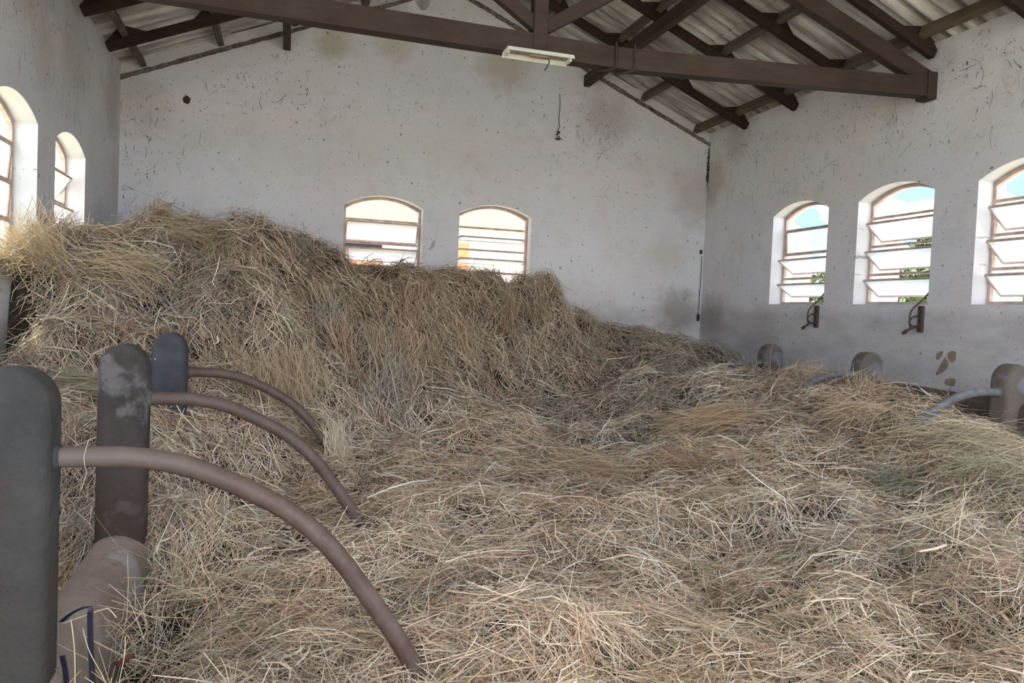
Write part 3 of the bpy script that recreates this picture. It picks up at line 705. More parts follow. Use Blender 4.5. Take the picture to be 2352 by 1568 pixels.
# ------------------------------------------------------------------ hay
# height of the hay over the floor plan, from points on its surface
C = []
def cz(px, py, z): p = at(px, py, Z=z); C.append((p.x, p.y, p.z))
def cy(px, py, y): p = at(px, py, Y=y); C.append((p.x, p.y, p.z))
def cx(px, py, x): p = at(px, py, X=x); C.append((p.x, p.y, p.z))
for a in [(600, 1568, -1.22), (1000, 1568, -1.2), (1400, 1568, -1.17), (1900, 1568, -1.12), (2352, 1568, -1.05), (700, 1350, -1.2), (1100, 1350, -1.17), (1500, 1350, -1.12), (1900, 1350, -1.05), (2300, 1350, -.98),
          (620, 1180, -1.18), (900, 1180, -1.15), (1200, 1180, -1.1), (1500, 1180, -1.12), (1800, 1180, -1.0), (2100, 1180, -.95), (2340, 1180, -.9),
          (900, 1070, -1.1), (1150, 1040, -1.05), (1470, 1050, -1.08), (1680, 975, -.83), (1650, 1050, -1.0), (1950, 1040, -.85), (2300, 1050, -.8)]: cz(*a)
for a in [(2290, 972, 4.2), (2190, 950, 4.3), (2120, 948, 4.5), (2000, 912, 5.4), (1850, 888, 6.2), (1767, 868, 7.1), (1690, 864, 7.6), (1400, 930, 7.0), (1560, 900, 7.1),
          (1100, 950, 6.4), (850, 1000, 5.95), (700, 1000, 5.6), (600, 1005, 5.4), (450, 1010, 5.25), (500, 900, 5.6),
          (500, 700, 6.6), (500, 850, 5.9), (300, 700, 6.3), (250, 620, 6.9), (400, 600, 6.95), (300, 850, 5.75), (200, 850, 5.6), (130, 840, 5.45), (110, 720, 5.7),
          (700, 750, 6.9), (800, 850, 6.4), (1000, 750, 7.6), (1000, 850, 7.1), (1150, 800, 7.9), (1250, 850, 7.8), (1250, 920, 7.3), (1340, 810, 8.3), (1500, 840, 8.0), (1600, 830, 8.2),
          (200, 562, 8.3), (280, 585, 8.1), (350, 565, 8.0), (410, 535, 7.9), (455, 512, 7.8), (520, 493, 7.7), (572, 500, 7.75), (612, 552, 8.0), (700, 562, 8.0), (760, 602, 8.2), (840, 628, 8.3), (920, 622, 8.3), (1000, 636, 8.4), (1100, 672, 8.5), (1200, 665, 8.6), (1270, 659, 8.5), (1303, 722, 8.6), (1400, 742, 8.8), (1450, 748, 8.8), (1520, 782, 8.8), (1572, 768, 8.7), (1640, 808, 8.5), (1695, 862, 8.3),
          (180, 905, 5.1), (180, 965, 4.8)]: cy(*a)
for a in [(40, 612), (28, 720), (22, 830), (80, 575), (120, 540), (195, 568)]: cx(*a, XL+0.03)
C += [(XL+.05, 9.5, 0.35+CZ), (-1, 9.5, 0.55+CZ), (0, 9.5, 0.35+CZ), (1, 9.5, 0.22+CZ), (2, 9.5, 0.12+CZ), (3, 9.5, -0.15+CZ), (3.8, 9.5, -0.25+CZ), (4.4, 9.5, -0.55+CZ), (5.0, 9.3, -0.75+CZ), (5.5, 9.3, -0.8+CZ),
      (5.2, 8.2, -0.7+CZ), (5.1, 6.4, -0.62+CZ), (5.1, 5.0, -0.64+CZ), (5.4, 7.5, -0.75+CZ), (5.4, 6.0, -0.75+CZ), (5.4, 4.5, -0.75+CZ), (5.45, 3.0, -0.85+CZ), (4.6, 2.4, -1.0+CZ),
      (-0.50, 2.2, -1.40+CZ), (-0.46, 2.7, -1.50+CZ), (-0.46, 3.2, -1.50+CZ), (-0.5, 3.7, -1.36+CZ), (-0.56, 4.2, -1.08+CZ), (-0.5, 4.9, -1.0+CZ), (-0.24, 2.6, -1.32+CZ), (-0.22, 3.2, -1.32+CZ), (-0.38, 2.95, -1.48+CZ), (-0.1, 4.3, -1.2+CZ), (-0.45, 4.6, -1.12+CZ),
      (-1.2, 4.2, -1.42+CZ), (-1.3, 3.6, -1.38+CZ), (-1.2, 2.8, -1.28+CZ), (-1.3, 1.6, -1.3+CZ), (-1.8, 3.6, -1.2+CZ), (-1.8, 4.6, -1.0+CZ),
      (0, 1.0, -1.26+CZ), (2, 0.8, -1.22+CZ), (4, 1.0, -1.1+CZ), (5.4, 1.0, -1.0+CZ), (0.0, -0.6, -1.36+CZ), (2, -0.8, -1.34+CZ), (4.5, -0.6, -1.3+CZ), (-1.4, -0.4, -1.4+CZ)]
C = np.array(C)
def tps(P, lam):
    n = len(P); d = np.linalg.norm(P[:, None, :2]-P[None, :, :2], axis=2)
    K = np.where(d > 0, d*d*np.log(d+1e-12), 0) + lam*np.eye(n); Q = np.c_[np.ones(n), P[:, :2]]
    A = np.block([[K, Q], [Q.T, np.zeros((3, 3))]]); return np.linalg.solve(A, np.r_[P[:, 2], 0, 0, 0])
WTS = tps(C, 0.0006)
X0, X1, Y0, Y1, RES = XL+0.004, XR-0.004, -0.7, YF-0.004, 0.02
gx = np.arange(X0, X1, RES); gy = np.arange(Y0, Y1, RES)
def tps_eval(x, y):
    out = WTS[-3] + WTS[-2]*x + WTS[-1]*y
    for k in range(len(C)):
        r2 = (x-C[k, 0])**2 + (y-C[k, 1])**2
        out = out + WTS[k]*0.5*r2*np.log(r2+1e-12)
    return out
GX, GY = np.meshgrid(gx, gy)
cgx, cgy = np.linspace(X0, X1, 150), np.linspace(Y0, Y1, 210)
HC = tps_eval(*np.meshgrid(cgx, cgy))
def bil(A, fx, fy):
    fx = np.clip(fx, 0, A.shape[1]-1.001); fy = np.clip(fy, 0, A.shape[0]-1.001)
    i, j = fx.astype(int), fy.astype(int); a, b = fx-i, fy-j
    return A[j, i]*(1-a)*(1-b) + A[j, i+1]*a*(1-b) + A[j+1, i]*(1-a)*b + A[j+1, i+1]*a*b
H0 = bil(HC, (GX-X0)/(X1-X0)*149, (GY-Y0)/(Y1-Y0)*209)
def vnoise(x, y, s, seed):
    R = np.random.default_rng(seed); G = R.standard_normal((64, 64)).astype(np.float32)
    u, v = x*s+100.3, y*s+57.7; i, j = np.floor(u).astype(int), np.floor(v).astype(int); a, b = u-i, v-j
    a, b = a*a*(3-2*a), b*b*(3-2*b); g = lambda p, q: G[q % 64, p % 64]
    return g(i, j)*(1-a)*(1-b) + g(i+1, j)*a*(1-b) + g(i, j+1)*(1-a)*b + g(i+1, j+1)*a*b
# lumps and hollows of thrown hay
dHy, dHx = np.gradient(H0, RES); steep = np.clip(np.hypot(dHx, dHy), 0, 1.5)
lump = 0.06*vnoise(GX, GY, 2.0, 1) + 0.05*vnoise(GX+0.3*vnoise(GX, GY, 2, 9), GY, 4.5, 2) + 0.024*vnoise(GX, GY, 10, 3)
lump -= 0.05*np.clip(np.abs(vnoise(GX, GY, 3.0, 4))*-1+0.25, 0, 1)/0.25*0.6          # folds
heap = np.clip((GY-5.2)/1.2, 0, 1)*np.clip((4.6-GX)/1.0, 0, 1)
H = H0 + lump*(1+0.4*heap)
H = np.maximum(H, 0.03)
def Hs(x, y, A=None): return bil(H if A is None else A, (x-X0)/RES, (y-Y0)/RES)
k_ = np.ones(9)/9
Hsm = H.copy()
for _ in range(2):
    Hsm = np.apply_along_axis(lambda r: np.convolve(np.pad(r, 4, 'edge'), k_, 'valid'), 1, Hsm); Hsm = np.apply_along_axis(lambda r: np.convolve(np.pad(r, 4, 'edge'), k_, 'valid'), 0, Hsm)
NY_, NX_ = np.gradient(Hsm, RES)
def normal(x, y):
    nx, ny = -bil(NX_, (x-X0)/RES, (y-Y0)/RES), -bil(NY_, (x-X0)/RES, (y-Y0)/RES)
    n = np.stack([nx, ny, np.ones_like(nx)], -1); return n/np.linalg.norm(n, axis=-1, keepdims=True)
def in_pile(x, y, z):                                    # the tall heap against the far and left walls
    yb = np.interp(x, [-1.9, -0.9, -0.3, 0.6, 1.6, 2.6, 3.4, 4.6, 5.6], [5.15, 5.2, 5.5, 6.0, 6.5, 6.9, 7.4, 7.6, 9.0])
    return y > yb + 0.12*vnoise(x, y, 2.5, 77)

# colours
PAL = np.array([(0.66, 0.515, 0.355), (0.76, 0.62, 0.44), (0.55, 0.42, 0.285), (0.46, 0.40, 0.285), (0.50, 0.335, 0.225), (0.54, 0.505, 0.38), (0.90, 0.81, 0.63), (0.28, 0.205, 0.14)])
def pick_col(n, p):
    c = PAL[rng.choice(len(PAL), n, p=p)]; return c*rng.normal(1, 0.13, (n, 1))
cc = np.array(CF); cr_ = np.array(CR); cu_ = np.array(CU)
def visible(x, y, z, m=0.14):
    d = np.stack([x, y, z-CZ], -1); dep = d@cc; u, v = d@cr_/np.maximum(dep, .05)*F_PX/1176, d@cu_/np.maximum(dep, .05)*F_PX/784
    return (dep > 0.3) & (np.abs(u) < 1+m) & (np.abs(v) < 1+m)

SEG = 4                                                  # points per stalk
def build_strands(c, d, n, L, w, bend, lift, slope, col):
    """c centre, d direction in the surface, n normal, L length, w width, bend sideways, lift along the normal (arch), slope along the normal"""
    N = len(c); s = np.linspace(-0.5, 0.5, SEG); side = np.cross(d, n)
    P = np.zeros((N, SEG, 3))
    kink = rng.normal(0, 0.06, (N, SEG, 1))
    for k in range(SEG):
        t = s[k]
        P[:, k] = c + d*(L*t)[:, None] + side*(bend*L*(t*t-0.08))[:, None] + n*(lift*L*(0.25-t*t)*1.0 + slope*L*t)[:, None]
    P += side[:, None, :]*kink*L[:, None, None]
    tw = rng.normal(0, 0.8, N); wd = side*np.cos(tw)[:, None] + n*np.sin(tw)[:, None]
    taper = np.array([0.75, 1.0, 0.9, 0.45])[None, :, None]
    A = P - wd[:, None, :]*(w[:, None, None]*taper/2); B = P + wd[:, None, :]*(w[:, None, None]*taper/2)
    V = np.stack([A, B], 2).reshape(N, SEG*2, 3)
    base = (np.arange(N)*SEG*2)[:, None]
    q = np.concatenate([np.stack([base+2*k, base+2*k+1, base+2*k+3, base+2*k+2], -1) for k in range(SEG-1)], 1)
    colv = np.repeat(col[:, None, :], SEG*2, 1)
    return V.reshape(-1, 3), q.reshape(-1, 4), colv.reshape(-1, 3)

def field_angle(x, y): return 2.2*vnoise(x, y, 0.9, 21) + 1.3*vnoise(x, y, 2.3, 22)
def tangent(x, y, n, loose=0.5):
    a = field_angle(x, y) + rng.normal(0, loose, x.shape)
    d = np.stack([np.cos(a), np.sin(a), np.zeros_like(a)], -1)
    # on the steep face stalks hang down the slope
    down = np.stack([n[:, 0], n[:, 1], np.zeros(len(n))], -1); st = np.linalg.norm(down, axis=1)
    down = down/np.maximum(st, 1e-6)[:, None]
    wgt = np.clip((st-0.35)/0.4, 0, 1)*0.6
    sg = np.sign((d*down).sum(1)+1e-9)[:, None]
    d = d*(1-wgt[:, None]) + down*sg*wgt[:, None]
    d = d - n*(d*n).sum(1, keepdims=True)
    return d/np.linalg.norm(d, axis=1, keepdims=True)
def sample_xy(N, pw=1.35):
    xs, ys = [], []
    got = 0
    while got < N:
        m = N*6
        x = rng.uniform(X0+0.03, X1-0.03, m); y = rng.uniform(0.9, Y1-0.03, m)
        z = Hs(x, y); dep = np.maximum(x*cc[0]+y*cc[1], 1.2)
        st = np.sqrt(1+bil(NX_, (x-X0)/RES, (y-Y0)/RES)**2 + bil(NY_, (x-X0)/RES, (y-Y0)/RES)**2)
        p = (2.2/dep)**pw*np.minimum(st, 2.2)/2.2
        p = np.where(visible(x, y, z), p, p*0.10)
        p = np.where((x > -0.62) & (x < -0.30) & (y > 1.9) & (y < 3.7), p*0.22, p)          # bare gap beside the curb
        ok = rng.random(m) < p
        xs.append(x[ok]); ys.append(y[ok]); got += ok.sum()
    return np.concatenate(xs)[:N], np.concatenate(ys)[:N]

parts = []
def add(x, y, d, n, h, L, w, bend, lift, slope, col):
    c = np.stack([x, y, Hs(x, y)], -1) + n*h[:, None]
    parts.append((c, build_strands(c, d, n, L, w, bend, lift, slope, col)))
pc = [0.22, 0.2, 0.17, 0.12, 0.1, 0.08, 0.05, 0.06]
def dist_scale(x, y): return np.clip((x*cc[0]+y*cc[1])/3.6, 0.8, 2.2)
def tint(x, y):                                          # batches of hay differ: darker in the heap
    p = np.where(in_pile(x, y, 0), 0.82, 0.95)[:, None]
    a = vnoise(x, y, 1.1, 31)[:, None]; b = vnoise(x, y, 2.4, 32)[:, None]
    return p*(1+0.07*b)*(1 + 0.03*a*np.array([[1.0, 0.1, -0.8]]))
# 1: underlay of short broken stalks, colour darkened to paint shade in the gaps
N = 70000; x, y = sample_xy(N); n = normal(x, y); d = tangent(x, y, n, 1.6); ds_ = dist_scale(x, y)
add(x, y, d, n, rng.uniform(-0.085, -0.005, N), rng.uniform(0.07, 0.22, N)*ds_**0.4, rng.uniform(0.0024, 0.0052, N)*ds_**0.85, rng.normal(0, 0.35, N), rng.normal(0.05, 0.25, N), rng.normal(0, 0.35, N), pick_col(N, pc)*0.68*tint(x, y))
# 2: wisps, bundles of stalks running the same way
NC = 5900; PER = 15; x, y = sample_xy(NC, 1.2); n = normal(x, y); d = tangent(x, y, n, 1.0); ds_ = dist_scale(x, y)
ccol = PAL[rng.choice(len(PAL), NC, p=[0.2, 0.18, 0.16, 0.14, 0.12, 0.09, 0.05, 0.06])]*tint(x, y)
cb, cl, cL, ch = rng.normal(0, 0.5, NC), rng.normal(0.25, 0.25, NC), rng.uniform(0.10, 0.32, NC)*ds_**0.4, rng.uniform(-0.045, 0.02, NC)
rep = lambda a: np.repeat(a, PER, 0)
N = NC*PER; side = np.cross(d, n)
wid = rep(rng.uniform(0.010, 0.045, NC)*ds_)
lat, lon = rng.normal(0, 1, N)*wid, rng.normal(0, 0.06, N)
xx = np.clip(rep(x) + (rep(side)[:, 0])*lat + rep(d)[:, 0]*lon, X0+0.02, X1-0.02); yy = np.clip(rep(y) + rep(side)[:, 1]*lat + rep(d)[:, 1]*lon, 0.6, Y1-0.02)
nn = rep(n); dd = rep(d) + rep(side)*rng.normal(0, 0.28, N)[:, None]; dd /= np.linalg.norm(dd, axis=1, keepdims=True)
add(xx, yy, dd, nn, rep(ch)+rng.uniform(-0.02, 0.02, N), rep(cL)*rng.uniform(0.5, 1.2, N), rng.uniform(0.002, 0.0042, N)*rep(ds_)**0.85, rep(cb)+rng.normal(0, 0.2, N), rep(cl)+rng.normal(0, 0.18, N), rng.normal(0, 0.2, N), rep(ccol)*rng.normal(1.0, 0.18, (N, 1)))
# 3: loose longer stalks on top
N = 72000; x, y = sample_xy(N); n = normal(x, y); d = tangent(x, y, n, 1.25); ds_ = dist_scale(x, y)
add(x, y, d, n, rng.uniform(-0.035, 0.032, N), (0.08+0.34*rng.random(N)**1.6)*ds_**0.4, rng.uniform(0.0024, 0.0056, N)*ds_**0.85, rng.normal(0, 0.4, N), rng.normal(0.03, 0.2, N), rng.normal(0, 0.2, N), pick_col(N, [0.2, 0.25, 0.12, 0.08, 0.05, 0.08, 0.18, 0.04])*1.04*tint(x, y))
# flat withered blades
N = 2600; x, y = sample_xy(N, 1.6); n = normal(x, y); d = tangent(x, y, n, 1.5)
add(x, y, d, n, rng.uniform(0.0, 0.03, N), rng.uniform(0.06, 0.2, N), rng.uniform(0.006, 0.012, N), rng.normal(0, 0.5, N), rng.normal(0.1, 0.3, N), rng.normal(0, 0.25, N), pick_col(N, [0.2, 0.3, 0.15, 0.05, 0.12, 0.05, 0.1, 0.03]))
# 4: fuzz standing off the surface
N = 11000; x, y = sample_xy(N); n = normal(x, y); d = tangent(x, y, n, 1.5); ds_ = dist_scale(x, y)
d2 = d*rng.uniform(0.3, 1, N)[:, None] + n*rng.uniform(0.2, 0.9, N)[:, None]; d2 /= np.linalg.norm(d2, axis=1, keepdims=True); n2 = n - d2*(n*d2).sum(1, keepdims=True); n2 /= np.linalg.norm(n2, axis=1, keepdims=True)
add(x, y, d2, n2, rng.uniform(0.0, 0.03, N), rng.uniform(0.05, 0.16, N), rng.uniform(0.0014, 0.003, N)*ds_, rng.normal(0, 0.3, N), rng.normal(0.1, 0.25, N), np.zeros(N), pick_col(N, pc))
# 5: special tufts: (centre, dir, length, width spread, thickness, count, colour, bend, lift)
def tuft(p, d, L, spread, w, N, col, bend=0.0, lift=0.1, ang=0.12, colv=0.12):
    N = int(N*0.6) if N > 150 else N; ang = ang*1.3
    d = np.array(Vector(d).normalized()); nrm = np.array([0, 0, 1.0]) if abs(d[2]) < 0.8 else np.array([0.3, -0.9, 0.1])
    nrm = nrm - d*(nrm@d); nrm /= np.linalg.norm(nrm); sd = np.cross(d, nrm)
    c = np.array(p)[None] + sd[None]*rng.normal(0, spread, (N, 1)) + nrm[None]*rng.normal(0, spread*0.45, (N, 1)) + d[None]*rng.normal(0, L*0.12, (N, 1))
    dd = d[None] + sd[None]*rng.normal(0, ang, (N, 1)) + nrm[None]*rng.normal(0, ang*0.7, (N, 1)); dd /= np.linalg.norm(dd, axis=1, keepdims=True)
    n3 = np.repeat(nrm[None], N, 0); n3 = n3 - dd*(n3*dd).sum(1, keepdims=True); n3 /= np.linalg.norm(n3, axis=1, keepdims=True)
    w = w*1.25 if N > 20 else w
    parts.append((c, build_strands(c, dd, n3, L*rng.uniform(0.5, 1.2, N), np.full(N, w)*rng.uniform(0.7, 1.2, N), bend+rng.normal(0, 0.12, N), lift+rng.normal(0, 0.1, N), np.zeros(N), np.array(col)[None]*rng.normal(1, colv, (N, 1)))))
def on(px, py, lift=0.0):                                # point of the hay surface met by a sight line
    d = CF*F_PX + CR*(px-1176) + CU*(784-py); d = np.array(d)/np.linalg.norm(np.array(d)); t = np.linspace(1.2, 12, 1500)
    q = t[:, None]*d[None]; q[:, 2] += CZ
    k = np.argmax(q[:, 2] < Hs(np.clip(q[:, 0], X0, X1-.05), np.clip(q[:, 1], Y0, Y1-.05)))
    return q[k] + np.array([0, 0, lift])
gold, pale, rusty, green = (0.60, 0.44, 0.25), (0.70, 0.60, 0.42), (0.48, 0.30, 0.16), (0.40, 0.38, 0.25)
tuft(on(1680, 985, 0.07), (1, 0.15, 0.03), 0.75, 0.10, 0.0030, 800, (0.62, 0.47, 0.29), 0.05, 0.22)
tuft(on(1600, 1000, 0.06), (0.9, -0.25, 0.0), 0.55, 0.07, 0.0030, 500, (0.56, 0.43, 0.27), 0.1, 0.3, 0.3)
tuft(on(1590, 1090, 0.02), (0.5, -0.6, -0.25), 0.5, 0.13, 0.0028, 420, (0.47, 0.33, 0.20), 0.1, 0.3, 0.4)
tuft(on(770, 1060, 0.12), (-0.15, -0.02, 1), 0.30, 0.035, 0.0028, 260, pale, 0.05, 0.05, 0.16)
tuft(on(1350, 1090, 0.03), (0.8, -0.6, 0.0), 0.7, 0.10, 0.0028, 450, (0.57, 0.44, 0.28), 0.1, 0.2, 0.3)
tuft(on(1960, 965, 0.03), (0.9, -0.3, 0.0), 0.5, 0.18, 0.0030, 500, (0.60, 0.47, 0.31), 0.0, 0.3, 0.5)
tuft(on(1850, 890, 0.10), (0.15, 0.1, 1), 0.28, 0.20, 0.0030, 140, (0.52, 0.40, 0.25), 0.2, 0.1, 0.5)
tuft(on(1980, 900, 0.08), (0.1, 0.0, 1), 0.26, 0.12, 0.0028, 90, (0.56, 0.43, 0.27), 0.2, 0.1, 0.5)
tuft(on(2220, 1030, 0.03), (1, -0.1, -0.05), 0.7, 0.14, 0.0028, 700, (0.56, 0.49, 0.33), 0.05, 0.25, 0.25)
tuft(on(2290, 1110, 0.05), (1, 0.2, -0.1), 0.5, 0.10, 0.0026, 450, green, 0.05, 0.25, 0.25)
tuft(on(2060, 1130, 0.03), (0.9, 0.2, 0.0), 0.4, 0.12, 0.0022, 500, (0.36, 0.36, 0.27), 0.1, 0.25, 0.4)
tuft(on(180, 905, 0.05), (1, 0.3, -0.12), 0.55, 0.07, 0.0024, 600, (0.46, 0.42, 0.27), 0.1, 0.2)
tuft(on(300, 640, 0.03), (0.9, -0.25, -0.2), 0.6, 0.20, 0.0030, 700, (0.62, 0.50, 0.32), 0.1, 0.35, 0.3)
tuft(on(430, 560, 0.03), (0.95, -0.1, -0.05), 0.6, 0.18, 0.0030, 600, (0.52, 0.42, 0.27), 0.1, 0.3, 0.3)
tuft(on(620, 900, 0.03), (0.25, -0.3, -1), 0.55, 0.22, 0.0028, 800, (0.52, 0.40, 0.25), 0.1, 0.2, 0.2)
for k in range(16):                                       # hanks hanging down the face of the heap
    q = on(random.uniform(640, 1250), random.uniform(680, 900), 0.03)
    tuft(q, (random.uniform(-.2, .5), -0.5, -1), random.uniform(0.35, 0.6), 0.07, 0.0058, 90, random.choice([(0.50, 0.38, 0.25), (0.44, 0.35, 0.24), (0.42, 0.38, 0.28), (0.46, 0.33, 0.22)]), random.uniform(-.3, .3), 0.2, 0.32)
q = Vector((XL+0.10, 6.55, 0.45+CZ))                      # wisps dragged up over the window sill
tuft(q, (-0.1, 0.35, 1), 0.42, 0.08, 0.0045, 200, (0.60, 0.47, 0.31), 0.35, 0.2, 0.45)
tuft(q+Vector((0.03, 0.22, -0.05)), (0.0, 0.25, 1), 0.45, 0.08, 0.0045, 240, (0.34, 0.28, 0.19), 0.3, 0.2, 0.4)
tuft(q+Vector((-0.1, -0.25, -0.18)), (-0.3, -0.5, 0.5), 0.5, 0.15, 0.0030, 700, (0.60, 0.47, 0.29), 0.1, 0.2, 0.35)
tuft(q+Vector((-0.2, -0.5, -0.25)), (-0.3, -1.0, 0.05), 0.5, 0.14, 0.0030, 500, (0.60, 0.47, 0.29), 0.1, 0.2, 0.35)
for k in range(10):                                       # stiff pale stalks at the lower right
    q = on(random.uniform(2130, 2352), random.uniform(1100, 1280), 0.05)
    tuft(q, (random.uniform(-0.3, 1), random.uniform(-.5, .6), random.uniform(0, 0.9)), 0.42, 0.05, 0.0042, 12, (0.66, 0.56, 0.38), 0.0, 0.02, 0.35)
for k in range(160):
    q = on(random.uniform(350, 2352), random.uniform(900, 1568), 0.025)
    tuft(q, (random.uniform(-1, 1), random.uniform(-1, 1), random.uniform(-.1, .25)), random.uniform(0.3, 0.55), 0.02, 0.0036, 1, (0.72, 0.62, 0.43), 0.0, 0.05, 0.1)
for k in range(60):                                       # stalks over the dark gap beside the curb
    yk = random.uniform(2.2, 3.8)
    tuft((random.uniform(-0.58, -0.30), yk, CZ-1.25+random.uniform(-.1, .15)), (random.uniform(-1, 1), random.uniform(-1, 1), random.uniform(-1, 1)), random.uniform(0.2, 0.45), 0.03, 0.0026, 5, random.choice([pale, green, gold, (0.4, 0.3, 0.18)]), 0.2, 0.1, 0.4)

def hay_mat():
    m = bpy.data.materials.new('hay_stalk'); m.use_nodes = True; n, l = m.node_tree.nodes, m.node_tree.links
    b = n['Principled BSDF']; b.inputs['Roughness'].default_value = 0.75; b.inputs['Specular IOR Level'].default_value = 0.25
    a = n.new('ShaderNodeAttribute'); a.attribute_name = 'hay_colour'; l.new(a.outputs['Color'], b.inputs['Base Color'])
    tl = n.new('ShaderNodeBsdfTranslucent'); l.new(a.outputs['Color'], tl.inputs[0])
    mxs = n.new('ShaderNodeMixShader'); mxs.inputs[0].default_value = 0.15
    l.new(b.outputs[0], mxs.inputs[1]); l.new(tl.outputs[0], mxs.inputs[2]); l.new(mxs.outputs[0], n['Material Output'].inputs[0])
    return m
M_HAY = hay_mat()
tb = NT('matted_hay').geo(); tb.color(tb.mix(tb.ramp(tb.noise(18, 6, 0.7), [(0.35, 0), (0.65, 1)]), (0.03, 0.022, 0.014), (0.09, 0.066, 0.04))); tb.bump(tb.noise(40, 5, 0.7), 0.9, 0.03)  # near-black colour puts the shade between stalks into the base
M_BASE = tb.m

# the matted body under the stalks, on a coarser grid
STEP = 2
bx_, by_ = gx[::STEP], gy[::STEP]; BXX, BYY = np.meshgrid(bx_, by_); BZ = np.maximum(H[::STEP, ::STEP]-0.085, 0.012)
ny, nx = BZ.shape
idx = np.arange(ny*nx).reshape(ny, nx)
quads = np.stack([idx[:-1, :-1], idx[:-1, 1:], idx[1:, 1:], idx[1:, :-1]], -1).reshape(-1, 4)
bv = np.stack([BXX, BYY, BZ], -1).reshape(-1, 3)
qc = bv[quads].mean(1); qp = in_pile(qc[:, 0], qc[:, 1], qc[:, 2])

def fast_mesh(name, V, Q, cols, mats, mat_idx):
    me = bpy.data.meshes.new(name)
    me.vertices.add(len(V)); me.vertices.foreach_set('co', V.astype(np.float32).ravel())
    me.loops.add(len(Q)*4); me.loops.foreach_set('vertex_index', Q.astype(np.int32).ravel())
    me.polygons.add(len(Q)); me.polygons.foreach_set('loop_start', np.arange(0, len(Q)*4, 4, dtype=np.int32))
    me.polygons.foreach_set('material_index', mat_idx.astype(np.int32))
    at_ = me.attributes.new('hay_colour', 'FLOAT_COLOR', 'POINT')
    at_.data.foreach_set('color', np.c_[np.clip(cols, 0.01, 0.95), np.ones(len(cols))].astype(np.float32).ravel())
    for m in mats: me.materials.append(m)
    me.update(calc_edges=True); me.validate()
    return me
cen = np.concatenate([p[0] for p in parts]); sel = in_pile(cen[:, 0], cen[:, 1], cen[:, 2])
ALLV = np.concatenate([p[1][0] for p in parts]); ALLC = np.concatenate([p[1][2] for p in parts])
ALLV[:, 0] = np.clip(ALLV[:, 0], XL-0.28, XR-0.003); ALLV[:, 1] = np.minimum(ALLV[:, 1], YF-0.003)
inwin = (ALLV[:, 2] > SILL) & (ALLV[:, 2] < SPRING) & (((ALLV[:, 1] > 5.74) & (ALLV[:, 1] < 6.67)) | ((ALLV[:, 1] > 7.17) & (ALLV[:, 1] < 8.11)))
ALLV[:, 0] = np.where(inwin, ALLV[:, 0], np.maximum(ALLV[:, 0], XL+0.003))
SV = ALLV.reshape(-1, SEG*2, 3); SC = ALLC.reshape(-1, SEG*2, 3)
qt = np.concatenate([np.array([[2*k, 2*k+1, 2*k+3, 2*k+2]]) for k in range(SEG-1)])
for nm, flag, lb, ct in (('hay_heap', True, 'tall heap of brown hay piled against the far and left walls', 'hay'), ('hay_bed', False, 'loose pale hay spread across the floor in front of the heap', 'hay')):
    m_s = sel == flag; v = SV[m_s]; ns = len(v)
    q = (np.arange(ns)*SEG*2)[:, None, None] + qt[None]
    bq = quads[qp == flag]; used = np.unique(bq); remap = np.zeros(len(bv), int); remap[used] = np.arange(len(used))
    V = np.concatenate([v.reshape(-1, 3), bv[used]]); Q = np.concatenate([q.reshape(-1, 4), remap[bq] + ns*SEG*2])
    cols = np.concatenate([SC[m_s].reshape(-1, 3), np.full((len(used), 3), 0.2)])
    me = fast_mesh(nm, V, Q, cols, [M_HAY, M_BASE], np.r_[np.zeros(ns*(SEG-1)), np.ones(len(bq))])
    o = bpy.data.objects.new(nm, me); link(o); tag(o, lb, ct, kind='stuff')

# ------------------------------------------------------------------ odds and ends by the near post
st_ = empty('rubber_strap', (-0.60, 2.62, CZ-1.08)); tag(st_, 'dark navy rubber strap bent over the curb beside the nearest post', 'strap')
def ribbon(bm, pts, w, th, across):
    a = Vector(across).normalized(); prev = None
    for k, p in enumerate(pts):
        p = Vector(p); t = (Vector(pts[min(k+1, len(pts)-1)])-Vector(pts[max(k-1, 0)])).normalized(); nn_ = t.cross(a).normalized()
        r = [bm.verts.new(p+a*(i*w/2)+nn_*(j*th/2)) for i, j in ((-1, -1), (1, -1), (1, 1), (-1, 1))]
        if prev:
            for j in range(4): bm.faces.new((prev[j], prev[(j+1) % 4], r[(j+1) % 4], r[j]))
        else: bm.faces.new(r)
        prev = r
    bm.faces.new(prev[::-1])
s0 = st_.location
loop = [at(140, 1428, Y=2.56), at(165, 1408, Y=2.55), at(190, 1396, Y=2.54), at(208, 1395, Y=2.53), at(207, 1412, Y=2.50), at(208, 1470, Y=2.47), at(211, 1530, Y=2.44), at(214, 1600, Y=2.41)]
bm = bmesh.new(); ribbon(bm, [p-s0 for p in spline(loop, 5)], 0.016, 0.006, (1, -0.5, 0.2)); mesh_obj('band', bm, M_STRAP, st_)
bm = bmesh.new(); ribbon(bm, [p-s0 for p in spline([at(143, 1505, Y=2.5), at(150, 1540, Y=2.5), at(156, 1600, Y=2.48)], 5)], 0.016, 0.005, (1, -0.5, 0.2)); mesh_obj('band_end', bm, M_STRAP, st_)
M_STRAW = plain('pale_straw', (0.62, 0.50, 0.32), 0.7, 0.25, 0.1)
def straw(pts, label, r=0.0016):
    p0 = Vector(pts[0]); bm = bmesh.new(); tube(bm, [p-p0 for p in spline(pts, 5)], r, 5)
    o = mesh_obj('straw', bm, M_STRAW, None, True, loc=p0); tag(o, label, 'straw', 'single straws by the near post')
straw([at(143, 1432, Y=2.53), at(190, 1415, Y=2.52), at(240, 1398, Y=2.5), at(252, 1400, Y=2.5), at(268, 1418, Y=2.49)], 'kinked straw lying across the navy strap', 0.0018)
